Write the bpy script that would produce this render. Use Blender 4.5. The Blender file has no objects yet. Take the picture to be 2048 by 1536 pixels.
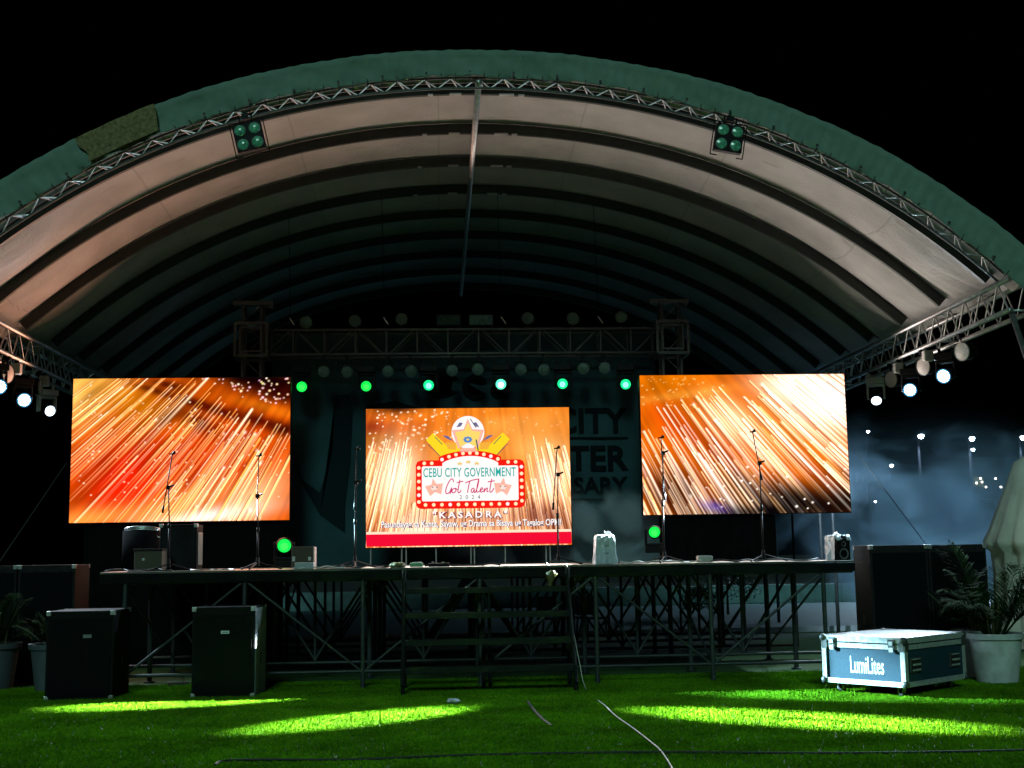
import bpy, bmesh, math, random
import numpy as np
from mathutils import Vector, Matrix, Quaternion

random.seed(7)
rng = np.random.default_rng(11)
R = math.radians
S = bpy.context.scene
COL = S.collection

# ------------------------------------------------------------------ camera, sky, ambient fill, exposure
F, CXP, CYP, EYE = 2500.0, 1024.0, 768.0, 1.66
YAW, PITCH, ROLL = R(3.3), R(7.75), R(0.9)
fwd = Vector((math.sin(YAW) * math.cos(PITCH), math.cos(YAW) * math.cos(PITCH), math.sin(PITCH)))
_r0 = Vector((math.cos(YAW), -math.sin(YAW), 0))
_u0 = _r0.cross(fwd)
rgt = _r0 * math.cos(ROLL) - _u0 * math.sin(ROLL)
upv = _u0 * math.cos(ROLL) + _r0 * math.sin(ROLL)
CAM = Vector((0, 0, EYE))
cd = bpy.data.cameras.new('camera')
cam = bpy.data.objects.new('camera', cd)
COL.objects.link(cam)
cd.sensor_width = 36
cd.lens = F / 2048 * 36
cd.clip_start = 0.1
cd.clip_end = 600
m = Matrix((rgt, upv, -fwd)).transposed().to_4x4()
m.translation = CAM
cam.matrix_world = m
S.camera = cam

W = bpy.data.worlds.new('World')
S.world = W
W.use_nodes = True
wn = W.node_tree
sky = wn.nodes.new('ShaderNodeTexSky')
sky.sky_type = 'NISHITA'
sky.sun_disc = False
SUN_EL, SUN_AZ = R(29), R(188)          # added ambient fill, shining from behind the camera
sky.sun_elevation = R(-12)               # the sun itself is below the horizon: night
sky.sun_rotation = SUN_AZ
wn.links.new(sky.outputs[0], wn.nodes['Background'].inputs[0])
wn.nodes['Background'].inputs[1].default_value = 0.05

sl = bpy.data.lights.new('ambient_fill_light', 'SUN')
sl.energy = 0.80
sl.angle = R(14)
sl.color = (0.52, 1.0, 0.88)
so = bpy.data.objects.new('ambient_fill_light', sl)
COL.objects.link(so)
_sd = Vector((math.sin(SUN_AZ) * math.cos(SUN_EL), math.cos(SUN_AZ) * math.cos(SUN_EL), math.sin(SUN_EL)))
so.rotation_euler = (-_sd).to_track_quat('-Z', 'Y').to_euler()

S.view_settings.view_transform = 'Standard'
S.view_settings.look = 'None'
S.view_settings.exposure = 0
S.view_settings.gamma = 1
S.view_settings.use_curve_mapping = False
S.render.engine = 'CYCLES'
S.cycles.use_denoising = True
S.cycles.max_bounces = 6
S.cycles.diffuse_bounces = 3
S.cycles.glossy_bounces = 3
S.cycles.transmission_bounces = 4
S.cycles.volume_bounces = 1
S.cycles.volume_step_rate = 1.0
S.cycles.volume_max_steps = 128
S.cycles.sample_clamp_indirect = 4
S.cycles.caustics_reflective = False
S.cycles.caustics_refractive = False


def ray(px, py):
    return fwd + rgt * ((px - CXP) / F) + upv * ((CYP - py) / F)


def atY(px, py, Y):
    d = ray(px, py)
    return CAM + d * (Y / d.y)


def atX(px, py, X):
    d = ray(px, py)
    return CAM + d * (X / d.x)


def atZ(px, py, Z=0.0):
    d = ray(px, py)
    return CAM + d * ((Z - EYE) / d.z)


# ------------------------------------------------------------------ materials
MATS = {}


def mat(name, col, rough=0.6, metal=0.0, spec=0.5, noise=0.0, nscale=8.0, bump=0.0, bscale=40.0, emis=None, estr=0.0):
    if name in MATS:
        return MATS[name]
    mt = bpy.data.materials.new(name)
    mt.use_nodes = True
    nt = mt.node_tree
    b = nt.nodes['Principled BSDF']
    b.inputs['Base Color'].default_value = (*col, 1)
    b.inputs['Roughness'].default_value = rough
    b.inputs['Metallic'].default_value = metal
    b.inputs['Specular IOR Level'].default_value = spec
    if noise or bump:
        tc = nt.nodes.new('ShaderNodeTexCoord')
    if noise:
        n = nt.nodes.new('ShaderNodeTexNoise')
        n.inputs['Scale'].default_value = nscale
        n.inputs['Detail'].default_value = 6
        nt.links.new(tc.outputs['Object'], n.inputs['Vector'])
        rp = nt.nodes.new('ShaderNodeValToRGB')
        rp.color_ramp.elements[0].position = 0.3
        rp.color_ramp.elements[1].position = 0.7
        rp.color_ramp.elements[0].color = (*[c * (1 - noise) for c in col], 1)
        rp.color_ramp.elements[1].color = (*[min(1, c * (1 + noise)) for c in col], 1)
        nt.links.new(n.outputs['Fac'], rp.inputs[0])
        nt.links.new(rp.outputs[0], b.inputs['Base Color'])
        mr = nt.nodes.new('ShaderNodeMapRange')
        mr.inputs['To Min'].default_value = max(0.05, rough - 0.15)
        mr.inputs['To Max'].default_value = min(1, rough + 0.15)
        nt.links.new(n.outputs['Fac'], mr.inputs['Value'])
        nt.links.new(mr.outputs[0], b.inputs['Roughness'])
    if bump:
        n2 = nt.nodes.new('ShaderNodeTexNoise')
        n2.inputs['Scale'].default_value = bscale
        n2.inputs['Detail'].default_value = 4
        nt.links.new(tc.outputs['Object'], n2.inputs['Vector'])
        bp = nt.nodes.new('ShaderNodeBump')
        bp.inputs['Strength'].default_value = bump
        bp.inputs['Distance'].default_value = 0.02
        nt.links.new(n2.outputs['Fac'], bp.inputs['Height'])
        nt.links.new(bp.outputs[0], b.inputs['Normal'])
    if emis:
        b.inputs['Emission Color'].default_value = (*emis, 1)
        b.inputs['Emission Strength'].default_value = estr
    MATS[name] = mt
    return mt


def glow(name, col, strength):
    """a surface that gives off light: LED picture element, lamp lens, lit window"""
    if name in MATS:
        return MATS[name]
    mt = bpy.data.materials.new(name)
    mt.use_nodes = True
    nt = mt.node_tree
    nt.nodes.remove(nt.nodes['Principled BSDF'])
    e = nt.nodes.new('ShaderNodeEmission')
    e.inputs[0].default_value = (*col, 1)
    e.inputs[1].default_value = strength
    nt.links.new(e.outputs[0], nt.nodes['Material Output'].inputs[0])
    MATS[name] = mt
    return mt


M_STEEL = mat('galvanised_steel', (0.075, 0.08, 0.08), 0.5, 0.4, noise=0.25, nscale=14)
M_ALU = mat('truss_aluminium', (0.52, 0.52, 0.52), 0.36, 0.85, noise=0.15, nscale=9)
M_RIB = mat('rib_steel', (0.03, 0.036, 0.033), 0.5, 0.3, noise=0.25, nscale=6)
M_SCAF = mat('scaffold_paint', (0.028, 0.036, 0.038), 0.55, 0.2, noise=0.4, nscale=10)
M_BLACK = mat('black_paint', (0.006, 0.006, 0.007), 0.55, spec=0.12, noise=0.3, nscale=20)
M_BLACKTEX = mat('black_speaker_carpet', (0.006, 0.0065, 0.008), 0.85, spec=0.15, noise=0.3, nscale=60, bump=0.3, bscale=300)
M_CLOTH = mat('black_cloth', (0.005, 0.005, 0.006), 1.0, spec=0.02, noise=0.3, nscale=5)
M_RUB = mat('black_rubber', (0.012, 0.012, 0.012), 0.6)
M_LENS = mat('unlit_lens_glass', (0.055, 0.095, 0.085), 0.3, 0.0, noise=0.5, nscale=90, bump=0.5, bscale=120)
M_RING = mat('grey_cast_metal', (0.22, 0.24, 0.23), 0.4, 0.5)
M_WCASE = mat('white_lamp_housing', (0.6, 0.58, 0.55), 0.45)
M_FASCIA = mat('deck_fascia', (0.006, 0.0075, 0.008), 0.8, spec=0.06, noise=0.4, nscale=6)
M_DECK = mat('deck_plywood', (0.085, 0.08, 0.075), 0.32, noise=0.35, nscale=3)
M_PLAST = mat('clear_plastic_bag', (0.42, 0.48, 0.52), 0.3, noise=0.08, nscale=6, bump=0.35, bscale=18)
M_POT = mat('white_plastic_pot', (0.50, 0.53, 0.52), 0.55, noise=0.22, nscale=7)
M_SOIL = mat('soil', (0.03, 0.022, 0.015), 0.95, noise=0.4, nscale=30)
M_FROND = mat('palm_leaf', (0.009, 0.026, 0.005), 0.9, spec=0.03, noise=0.35, nscale=7)
M_STEM = mat('palm_stem', (0.09, 0.10, 0.03), 0.55, noise=0.3, nscale=12)
M_TENT = mat('tent_cloth', (0.72, 0.70, 0.62), 0.85, noise=0.12, nscale=3, bump=0.3, bscale=30)
M_LAM = mat('case_laminate', (0.014, 0.040, 0.064), 0.6, spec=0.2, noise=0.2, nscale=40, bump=0.15, bscale=200)
M_LETTER = mat('white_print', (0.72, 0.76, 0.76), 0.6)
M_DARKPRINT = mat('dark_print', (0.0025, 0.005, 0.007), 0.85, spec=0.1)
M_YEL = mat('yellow_tape', (0.075, 0.062, 0.008), 0.6, noise=0.35, nscale=30)
M_CABW = mat('white_cable', (0.62, 0.60, 0.55), 0.5)
M_CARD = mat('brown_cardboard', (0.055, 0.045, 0.028), 0.8, noise=0.2, nscale=8)
M_GREYBOX = mat('grey_plastic', (0.35, 0.38, 0.40), 0.5, noise=0.1)
M_PAVE = mat('pavement', (0.034, 0.085, 0.092), 0.6, noise=0.3, nscale=1.5, bump=0.2, bscale=8)
M_BUILD = mat('painted_concrete', (0.012, 0.014, 0.018), 0.9, noise=0.2, nscale=1)
M_LEAF = mat('hedge_leaf', (0.035, 0.07, 0.025), 0.6, noise=0.4, nscale=4)


M_TREAD = mat('dark_tread_metal', (0.009, 0.012, 0.012), 0.7, spec=0.1, noise=0.4, nscale=12)
M_POLE = mat('dark_pole_paint', (0.003, 0.003, 0.004), 0.9, spec=0.02)
M_ROPE = mat('grey_rope', (0.07, 0.075, 0.07), 0.9, spec=0.05)
M_POT_SHADED = mat('shaded_plastic_pot', (0.07, 0.085, 0.10), 0.6, noise=0.15, nscale=5)  # shade on the left pots is put into this darker base colour

# ------------------------------------------------------------------ mesh building
class MB:
    """collects boxes, bars, tubes and rings; build() links them as ONE mesh object"""

    def __init__(self):
        self.v, self.f = [], []

    def add(self, vs, fs):
        o = len(self.v)
        self.v += [tuple(x) for x in vs]
        self.f += [tuple(i + o for i in q) for q in fs]
        return self

    def box(self, c, s, rot=None):
        c = Vector(c)
        hx, hy, hz = s[0] / 2, s[1] / 2, s[2] / 2
        vs = [Vector((x, y, z)) for x in (-hx, hx) for y in (-hy, hy) for z in (-hz, hz)]
        if rot is not None:
            vs = [rot @ p for p in vs]
        return self.add([c + p for p in vs], [(0, 1, 3, 2), (4, 6, 7, 5), (0, 4, 5, 1), (2, 3, 7, 6), (0, 2, 6, 4), (1, 5, 7, 3)])

    def bar(self, p0, p1, r0, r1=None, n=10, caps=True):
        p0, p1 = Vector(p0), Vector(p1)
        r1 = r0 if r1 is None else r1
        d = p1 - p0
        if d.length < 1e-9:
            return self
        q = d.to_track_quat('Z', 'Y')
        vs = []
        for p, r in ((p0, r0), (p1, r1)):
            for k in range(n):
                a = 2 * math.pi * k / n
                vs.append(p + q @ Vector((r * math.cos(a), r * math.sin(a), 0)))
        fs = [(k, (k + 1) % n, n + (k + 1) % n, n + k) for k in range(n)]
        if caps:
            fs += [tuple(range(n - 1, -1, -1)), tuple(range(n, 2 * n))]
        return self.add(vs, fs)

    def tube(self, pts, r, n=8):
        pts = [Vector(p) for p in pts]
        vs, fs = [], []
        for i, p in enumerate(pts):
            d = (pts[min(i + 1, len(pts) - 1)] - pts[max(i - 1, 0)])
            q = d.to_track_quat('Z', 'Y')
            rr = r[i] if isinstance(r, (list, tuple)) else r
            for k in range(n):
                a = 2 * math.pi * k / n
                vs.append(p + q @ Vector((rr * math.cos(a), rr * math.sin(a), 0)))
        for i in range(len(pts) - 1):
            fs += [(i * n + k, i * n + (k + 1) % n, (i + 1) * n + (k + 1) % n, (i + 1) * n + k) for k in range(n)]
        fs += [tuple(range(n - 1, -1, -1)), tuple(range((len(pts) - 1) * n, len(pts) * n))]
        return self.add(vs, fs)

    def lathe(self, prof, c=(0, 0, 0), n=32, wob=None):
        c = Vector(c)
        vs, fs = [], []
        for i, (r, z) in enumerate(prof):
            for k in range(n):
                a = 2 * math.pi * k / n
                rr = r * (1 + (wob(a, i) if wob else 0))
                vs.append(c + Vector((rr * math.cos(a), rr * math.sin(a), z)))
        for i in range(len(prof) - 1):
            fs += [(i * n + k, i * n + (k + 1) % n, (i + 1) * n + (k + 1) % n, (i + 1) * n + k) for k in range(n)]
        return self.add(vs, fs)

    def disc(self, c, nrm, r, n=24, dome=0.0):
        c, nrm = Vector(c), Vector(nrm).normalized()
        q = nrm.to_track_quat('Z', 'Y')
        if dome:
            vs, fs = [c + nrm * dome], []
            for j, t in enumerate((0.5, 1.0)):
                for k in range(n):
                    a = 2 * math.pi * k / n
                    vs.append(c + nrm * dome * (1 - t * t) + q @ Vector((r * t * math.cos(a), r * t * math.sin(a), 0)))
            fs += [(0, 1 + k, 1 + (k + 1) % n) for k in range(n)]
            fs += [(1 + k, 1 + n + k, 1 + n + (k + 1) % n, 1 + (k + 1) % n) for k in range(n)]
            return self.add(vs, fs)
        vs = [c + q @ Vector((r * math.cos(2 * math.pi * k / n), r * math.sin(2 * math.pi * k / n), 0)) for k in range(n)]
        return self.add(vs, [tuple(range(n))])

    def sweep(self, pts, nrms, bi, w, h):
        """rectangular section along pts: w along bi, h along nrm"""
        vs, fs = [], []
        bi = Vector(bi)
        for p, nn in zip(pts, nrms):
            p, nn = Vector(p), Vector(nn)
            vs += [p - bi * w / 2 - nn * h / 2, p + bi * w / 2 - nn * h / 2, p + bi * w / 2 + nn * h / 2, p - bi * w / 2 + nn * h / 2]
        for i in range(len(pts) - 1):
            fs += [(4 * i + k, 4 * i + (k + 1) % 4, 4 * i + 4 + (k + 1) % 4, 4 * i + 4 + k) for k in range(4)]
        fs += [(3, 2, 1, 0), tuple(4 * (len(pts) - 1) + k for k in range(4))]
        return self.add(vs, fs)

    def mesh(self, name, smooth=False):
        me = bpy.data.meshes.new(name)
        me.from_pydata(self.v, [], self.f)
        if smooth:
            me.polygons.foreach_set('use_smooth', [True] * len(me.polygons))
        me.update()
        return me

    def build(self, name, material, parent=None, loc=None, smooth=False, bevel=0.0):
        """vertices are in world space (or in the parent's own space when it has a rotation)"""
        off = Vector(loc) if loc is not None else Vector((0, 0, 0))
        base = ORG.get(parent.name, Vector((0, 0, 0))) if parent is not None else Vector((0, 0, 0))
        self.v = [tuple(Vector(p) - off) for p in self.v]
        me = self.mesh(name, smooth)
        o = bpy.data.objects.new(name, me)
        COL.objects.link(o)
        me.materials.append(material)
        o.location = off - base
        if parent is not None:
            o.parent = parent
        ORG[o.name] = off.copy()
        if bevel:
            b = o.modifiers.new('bevel', 'BEVEL')
            b.width = bevel
            b.segments = 2
            b.limit_method = 'ANGLE'
        return o


ORG = {}


def tag(o, label=None, cat=None, group=None, kind=None):
    if label:
        o['label'] = label
    if cat:
        o['category'] = cat
    if group:
        o['group'] = group
    if kind:
        o['kind'] = kind
    return o


def empty(name, loc, label=None, cat=None, group=None):
    o = bpy.data.objects.new(name, None)
    o.empty_display_size = 0.2
    o.location = loc
    COL.objects.link(o)
    ORG[o.name] = Vector(loc)
    return tag(o, label, cat, group)


_ROD = {}


def rod(name, p0, p1, r, material, parent):
    """a straight round bar; all bars of one material share one mesh"""
    key = material.name
    if key not in _ROD:
        me = MB().bar((0, 0, -0.5), (0, 0, 0.5), 1.0, n=10).mesh('rod_' + key, True)
        me.materials.append(material)
        _ROD[key] = me
    p0, p1 = Vector(p0), Vector(p1)
    d = p1 - p0
    o = bpy.data.objects.new(name, _ROD[key])
    COL.objects.link(o)
    base = ORG.get(parent.name, Vector((0, 0, 0)))
    o.parent = parent
    o.location = (p0 + p1) / 2 - base
    o.rotation_mode = 'QUATERNION'
    o.rotation_quaternion = d.to_track_quat('Z', 'Y')
    o.scale = (r, r, d.length)
    return o


def copy_tree(o, parent=None):
    c = o.copy()
    COL.objects.link(c)
    c.parent = parent
    for ch in list(o.children):
        copy_tree(ch, c)
    return c


def flat(name, pts, material, parent, y):
    """a flat filled outline standing in a plane of constant y; pts are (x, z)"""
    me = bpy.data.meshes.new(name)
    bm = bmesh.new()
    vs = [bm.verts.new((p[0], y, p[1])) for p in pts]
    f = bm.faces.new(vs)
    bmesh.ops.triangulate(bm, faces=[f])
    bm.to_mesh(me)
    bm.free()
    o = bpy.data.objects.new(name, me)
    COL.objects.link(o)
    me.materials.append(material)
    base = ORG.get(parent.name, Vector((0, 0, 0)))
    o.location = -base
    o.parent = parent
    ORG[o.name] = Vector((0, 0, 0))
    return o


def text_mesh(txt, bold=0.0, spacing=1.0, shear=0.0):
    cu = bpy.data.curves.new('lettering', 'FONT')
    cu.body = txt
    cu.size = 1
    cu.offset = bold
    cu.space_character = spacing
    cu.shear = shear
    cu.resolution_u = 3
    ob = bpy.data.objects.new('lettering', cu)
    COL.objects.link(ob)
    dg = bpy.context.evaluated_depsgraph_get()
    me = bpy.data.meshes.new_from_object(ob.evaluated_get(dg))
    COL.objects.unlink(ob)
    bpy.data.objects.remove(ob)
    bpy.data.curves.remove(cu)
    n = len(me.vertices)
    co = np.empty(n * 3)
    me.vertices.foreach_get('co', co)
    return me, co.reshape(-1, 3)


def text_fit(name, txt, x0, x1, z0, z1, y, material, parent, bold=0.0, spacing=1.0, shear=0.0):
    """lettering fitted to a rectangle in a plane of constant y (reads from -y)"""
    me, co = text_mesh(txt, bold, spacing, shear)
    mn, mx = co.min(0), co.max(0)
    out = np.zeros_like(co)
    out[:, 0] = x0 + (co[:, 0] - mn[0]) / (mx[0] - mn[0]) * (x1 - x0)
    out[:, 2] = z0 + (co[:, 1] - mn[1]) / (mx[1] - mn[1]) * (z1 - z0)
    out[:, 1] = y
    me.vertices.foreach_set('co', out.ravel())
    me.update()
    me.materials.clear()
    me.materials.append(material)
    o = bpy.data.objects.new(name, me)
    COL.objects.link(o)
    o.location = -ORG.get(parent.name, Vector((0, 0, 0)))
    o.parent = parent
    return o


# ------------------------------------------------------------------ the ground
def ground_sheet(name, x0, x1, y0, y1, z, material, nx=2, ny=2):
    mb = MB()
    xs = np.linspace(x0, x1, nx)
    ys = np.linspace(y0, y1, ny)
    mb.add([(x, y, z) for y in ys for x in xs], [(j * nx + i, j * nx + i + 1, (j + 1) * nx + i + 1, (j + 1) * nx + i) for j in range(ny - 1) for i in range(nx - 1)])
    return tag(mb.build(name, material), kind='structure')


ground_sheet('ground', -300, 300, -60, 400, -0.03, mat('dark_ground', (0.03, 0.033, 0.035), 0.9, noise=0.3, nscale=0.5))
ground_sheet('turf_base', -22, 22, -6, 25.5, 0.0, mat('turf_backing', (0.022, 0.075, 0.010), 0.9, noise=0.5, nscale=30))
ground_sheet('pavement', -40, 60, 25.6, 60, 0.0, M_PAVE)
tag(MB().box((10, 25.55, 0.04), (100, 0.12, 0.14)).build('kerb', mat('kerb_concrete', (0.3, 0.32, 0.33), 0.8, noise=0.2)), kind='structure')

# turf: tufts of blades scattered over the lawn in front of the stage
tuft = MB()
for k in range(9):
    a, rr = random.uniform(0, 6.28), random.uniform(0, 0.016)
    b = Vector((rr * math.cos(a), rr * math.sin(a), -0.003))
    h = random.uniform(0.018, 0.034)
    lean = Vector((random.uniform(-1, 1), random.uniform(-1, 1), 0)) * h * 0.45
    w = Vector((math.cos(a * 3), math.sin(a * 3), 0)) * 0.0022
    mid = b + lean * 0.4 + Vector((0, 0, h * 0.6))
    tip = b + lean + Vector((0, 0, h))
    tuft.add([b - w, b + w, mid + w * 0.8, mid - w * 0.8, tip], [(0, 1, 2, 3), (3, 2, 4)])
tuft_me = tuft.mesh('grass_tuft')
gm = bpy.data.materials.new('turf_blade')
gm.use_nodes = True
nt = gm.node_tree
b = nt.nodes['Principled BSDF']
oi = nt.nodes.new('ShaderNodeObjectInfo')
rp = nt.nodes.new('ShaderNodeValToRGB')
rp.color_ramp.elements[0].color = (0.050, 0.175, 0.006, 1)
rp.color_ramp.elements[1].color = (0.150, 0.330, 0.012, 1)
nt.links.new(oi.outputs['Random'], rp.inputs[0])
ge = nt.nodes.new('ShaderNodeNewGeometry')
pn = nt.nodes.new('ShaderNodeTexNoise')
pn.inputs['Scale'].default_value = 0.9
pn.inputs['Detail'].default_value = 6
pn.inputs['Roughness'].default_value = 0.65
nt.links.new(ge.outputs['Position'], pn.inputs['Vector'])
pr = nt.nodes.new('ShaderNodeMapRange')
pr.inputs['From Min'].default_value = 0.36
pr.inputs['From Max'].default_value = 0.64
pr.inputs['To Min'].default_value = 0.55
pr.inputs['To Max'].default_value = 1.15
nt.links.new(pn.outputs['Fac'], pr.inputs['Value'])
wm = nt.nodes.new('ShaderNodeMix')
wm.data_type = 'RGBA'
wm.blend_type = 'MULTIPLY'
wm.inputs['Factor'].default_value = 1.0
cb = nt.nodes.new('ShaderNodeCombineColor')
nt.links.new(pr.outputs[0], cb.inputs[0]); nt.links.new(pr.outputs[0], cb.inputs[1]); nt.links.new(pr.outputs[0], cb.inputs[2])
nt.links.new(rp.outputs[0], wm.inputs['A'])
nt.links.new(cb.outputs[0], wm.inputs['B'])
nt.links.new(wm.outputs['Result'], b.inputs['Base Color'])
b.inputs['Roughness'].default_value = 0.9
b.inputs['Specular IOR Level'].default_value = 0.0
tuft_me.materials.append(gm)
tuft_ob = bpy.data.objects.new('grass_tuft', tuft_me)

lawn = MB().add([(-5.6, 9.0, 0.002), (7.0, 9.0, 0.002), (11.5, 17.2, 0.002), (-9.0, 17.2, 0.002)], [(0, 1, 2, 3)]).build('turf_grass', gm)
tag(lawn, kind='stuff')
ng = bpy.data.node_groups.new('turf_scatter', 'GeometryNodeTree')
ng.interface.new_socket('Geometry', in_out='INPUT', socket_type='NodeSocketGeometry')
ng.interface.new_socket('Geometry', in_out='OUTPUT', socket_type='NodeSocketGeometry')
gi, go = ng.nodes.new('NodeGroupInput'), ng.nodes.new('NodeGroupOutput')
dp = ng.nodes.new('GeometryNodeDistributePointsOnFaces')
dp.inputs['Density'].default_value = 1900
ip = ng.nodes.new('GeometryNodeInstanceOnPoints')
ob = ng.nodes.new('GeometryNodeObjectInfo')
ob.inputs['Object'].default_value = tuft_ob
ob.inputs['As Instance'].default_value = True
rv = ng.nodes.new('FunctionNodeRandomValue')
rv.data_type = 'FLOAT_VECTOR'
rv.inputs[0].default_value = (-0.3, -0.3, 0)
rv.inputs[1].default_value = (0.3, 0.3, 6.28)
rs = ng.nodes.new('FunctionNodeRandomValue')
rs.data_type = 'FLOAT'
rs.inputs[2].default_value = 0.7
rs.inputs[3].default_value = 1.25
jn = ng.nodes.new('GeometryNodeJoinGeometry')
L = ng.links.new
L(gi.outputs[0], dp.inputs['Mesh'])
L(dp.outputs['Points'], ip.inputs['Points'])
L(ob.outputs['Geometry'], ip.inputs['Instance'])
L(rv.outputs[0], ip.inputs['Rotation'])
L(rs.outputs[1], ip.inputs['Scale'])
L(ip.outputs[0], go.inputs[0])
lawn.modifiers.new('scatter', 'NODES').node_group = ng

# ------------------------------------------------------------------ the arched canopy
AX = 0.51                      # x of the arch axis
HW = 6.95                      # half width at the eaves
RIBY = [16.3, 17.9, 19.45, 21.0, 22.55, 24.1, 25.7, 27.3, 28.9]
YF = 15.65                     # front arch


def arc(x, off=0.0):
    """point of the arch (x from the axis) moved off along its normal"""
    z = 7.93 - 0.0445 * x * x - 0.00022 * x ** 4
    s = -0.089 * x - 0.00088 * x ** 3
    n = Vector((-s, 0, 1)).normalized()
    return Vector((AX + x, 0, z)) + n * off, n


canopy = empty('arched_canopy', (AX, 16, 0), 'big arched stage canopy of pale fabric on dark steel ribs with a green valance', 'canopy')

fab = mat('canopy_fabric', (0.44, 0.435, 0.425), 0.85, spec=0.15, noise=0.14, nscale=1.6, bump=0.45, bscale=16)
nt = fab.node_tree
b = nt.nodes['Principled BSDF']
# seams of the fabric and a few smudges, printed as colour on the cloth
tc = nt.nodes.new('ShaderNodeTexCoord')
sx = nt.nodes.new('ShaderNodeSeparateXYZ')
L = nt.links.new
L(tc.outputs['Object'], sx.inputs[0])
wv = nt.nodes.new('ShaderNodeMath'); wv.operation = 'PINGPONG'; wv.inputs[1].default_value = 1.05
L(sx.outputs['X'], wv.inputs[0])
lt = nt.nodes.new('ShaderNodeMath'); lt.operation = 'LESS_THAN'; lt.inputs[1].default_value = 0.012
L(wv.outputs[0], lt.inputs[0])
sm = nt.nodes.new('ShaderNodeTexNoise'); sm.inputs['Scale'].default_value = 2.3; sm.inputs['Detail'].default_value = 5
mp = nt.nodes.new('ShaderNodeMapping'); mp.inputs['Scale'].default_value = (0.5, 2.5, 1)
L(tc.outputs['Object'], mp.inputs[0]); L(mp.outputs[0], sm.inputs['Vector'])
sr = nt.nodes.new('ShaderNodeMapRange'); sr.inputs['From Min'].default_value = 0.66; sr.inputs['From Max'].default_value = 0.76
L(sm.outputs['Fac'], sr.inputs['Value'])
mx = nt.nodes.new('ShaderNodeMix'); mx.data_type = 'RGBA'
mx.inputs['B'].default_value = (0.22, 0.21, 0.2, 1)
old = b.inputs['Base Color'].links[0].from_socket
ad = nt.nodes.new('ShaderNodeMath'); ad.operation = 'MULTIPLY_ADD'; ad.inputs[1].default_value = 0.35; ad.use_clamp = True
L(lt.outputs[0], ad.inputs[0])
mu = nt.nodes.new('ShaderNodeMath'); mu.operation = 'MULTIPLY'; mu.inputs[1].default_value = 0.5
L(sr.outputs[0], mu.inputs[0]); L(mu.outputs[0], ad.inputs[2])
L(ad.outputs[0], mx.inputs['Factor']); L(old, mx.inputs['A']); L(mx.outputs['Result'], b.inputs['Base Color'])

NA = 150
xs = np.linspace(-HW - 0.25, HW + 0.25, NA)
for i in range(len(RIBY)):
    ya = YF + 0.02 if i == 0 else RIBY[i - 1]
    yb = RIBY[i]
    nd = 13
    vs = []
    for j in range(nd):
        t = j / (nd - 1)
        for x in xs:
            e = max(0.0, (abs(x) - 4.9) / (HW - 4.9))
            bul = math.sin(math.pi * t)
            off = 0.095 + 0.05 * bul * (1 - e)
            if i == 0:
                off = 0.095 + (0.155 + 0.07 * min(1, (x / 6.5) ** 2)) * (1 - t) ** 1.5
            else:
                off -= 1.15 * e * e * (1 - e) * bul + e * e * 0.035 * math.sin(9.5 * t * math.pi + i * 1.3 + (1.5 if x > 0 else 0)) * (0.25 + bul)
                off += 0.005 * math.sin(x * 4.1 + i * 2.0 + t * 5) * bul
            p, n = arc(x, off)
            vs.append((p.x, ya + (yb - ya) * t, p.z))
    fs = [(j * NA + k, j * NA + k + 1, (j + 1) * NA + k + 1, (j + 1) * NA + k) for j in range(nd - 1) for k in range(NA - 1)]
    MB().add(vs, fs).build('roof_panel', fab, canopy, smooth=True)
    # the rib that carries the panel's rear edge
    pts = [arc(x, 0.0) for x in np.linspace(-HW, HW, 70)]
    MB().sweep([(p.x, yb, p.z) for p, n in pts], [n for p, n in pts], (0, 1, 0), 0.06, 0.15).build('rib', M_RIB, canopy)

# bright clips and tape ends on the ribs near the ridge
for i, yb in enumerate(RIBY[:4]):
    for x, w in ((-0.62 - 0.1 * i, 0.07), (-0.28, 0.16), (0.42, 0.2), (0.62, 0.08)):
        p, n = arc(x, -0.078)
        MB().box((p.x, yb - 0.03, p.z), (w, 0.05, 0.018)).build('rib_clip', M_ALU, canopy)

for x, y, zb in ((-2.55, 20.8, 5.42), (-0.98, 20.8, 5.42), (1.0, 20.8, 5.42), (2.65, 20.8, 5.42)):
    p, n = arc(x - AX, -0.05)
    MB().bar((x, y, p.z), (x + 0.05, y, zb), 0.006, n=6).build('hanging_strap', M_POLE, canopy)
    MB().bar((x + 0.03, y - 0.02, zb + 0.22), (x + 0.11, y - 0.03, zb + 0.10), 0.012, n=6).build('shackle', M_ALU, canopy)
# ridge pole
rp0, _ = arc(0.02, -0.14)
MB().bar((rp0.x, YF, rp0.z), (rp0.x - 0.03, 29.2, rp0.z), 0.042, n=14).build('ridge_pole', M_ALU, canopy, smooth=True)

# valance
valm = mat('valance_cloth', (0.17, 0.245, 0.205), 0.85, spec=0.1, noise=0.10, nscale=5, bump=0.25, bscale=26)
NV = 420
vx = np.linspace(-HW - 0.35, HW + 0.35, NV)
vs = []
rows = [0.36, 0.27, 0.16, 0.05, -0.06, -0.085]
for r_, off in enumerate(rows):
    for k, x in enumerate(vx):
        rip = 0.014 * math.sin(x * 9.3 + off * 18) + 0.012 * math.sin(x * 23 + 1.7 + off * 30) + 0.02 * math.sin(x * 3.1 + off * 5) + 0.008 * math.sin(x * 47 + off * 60) + 0.02 * max(0, math.sin(x * 2.6 - off * 9)) ** 12
        p, n = arc(x, off if off < 0 else off * (0.76 + 0.22 * min(1, (x / 6.5) ** 2)))
        vs.append((p.x, YF - 0.02 + rip * (0.4 + r_ * 0.25) - (0.03 if r_ == 0 else 0), p.z + 0.004 * math.sin(x * 31)))
fs = [(j * NV + k, j * NV + k + 1, (j + 1) * NV + k + 1, (j + 1) * NV + k) for j in range(len(rows) - 1) for k in range(NV - 1)]
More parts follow.
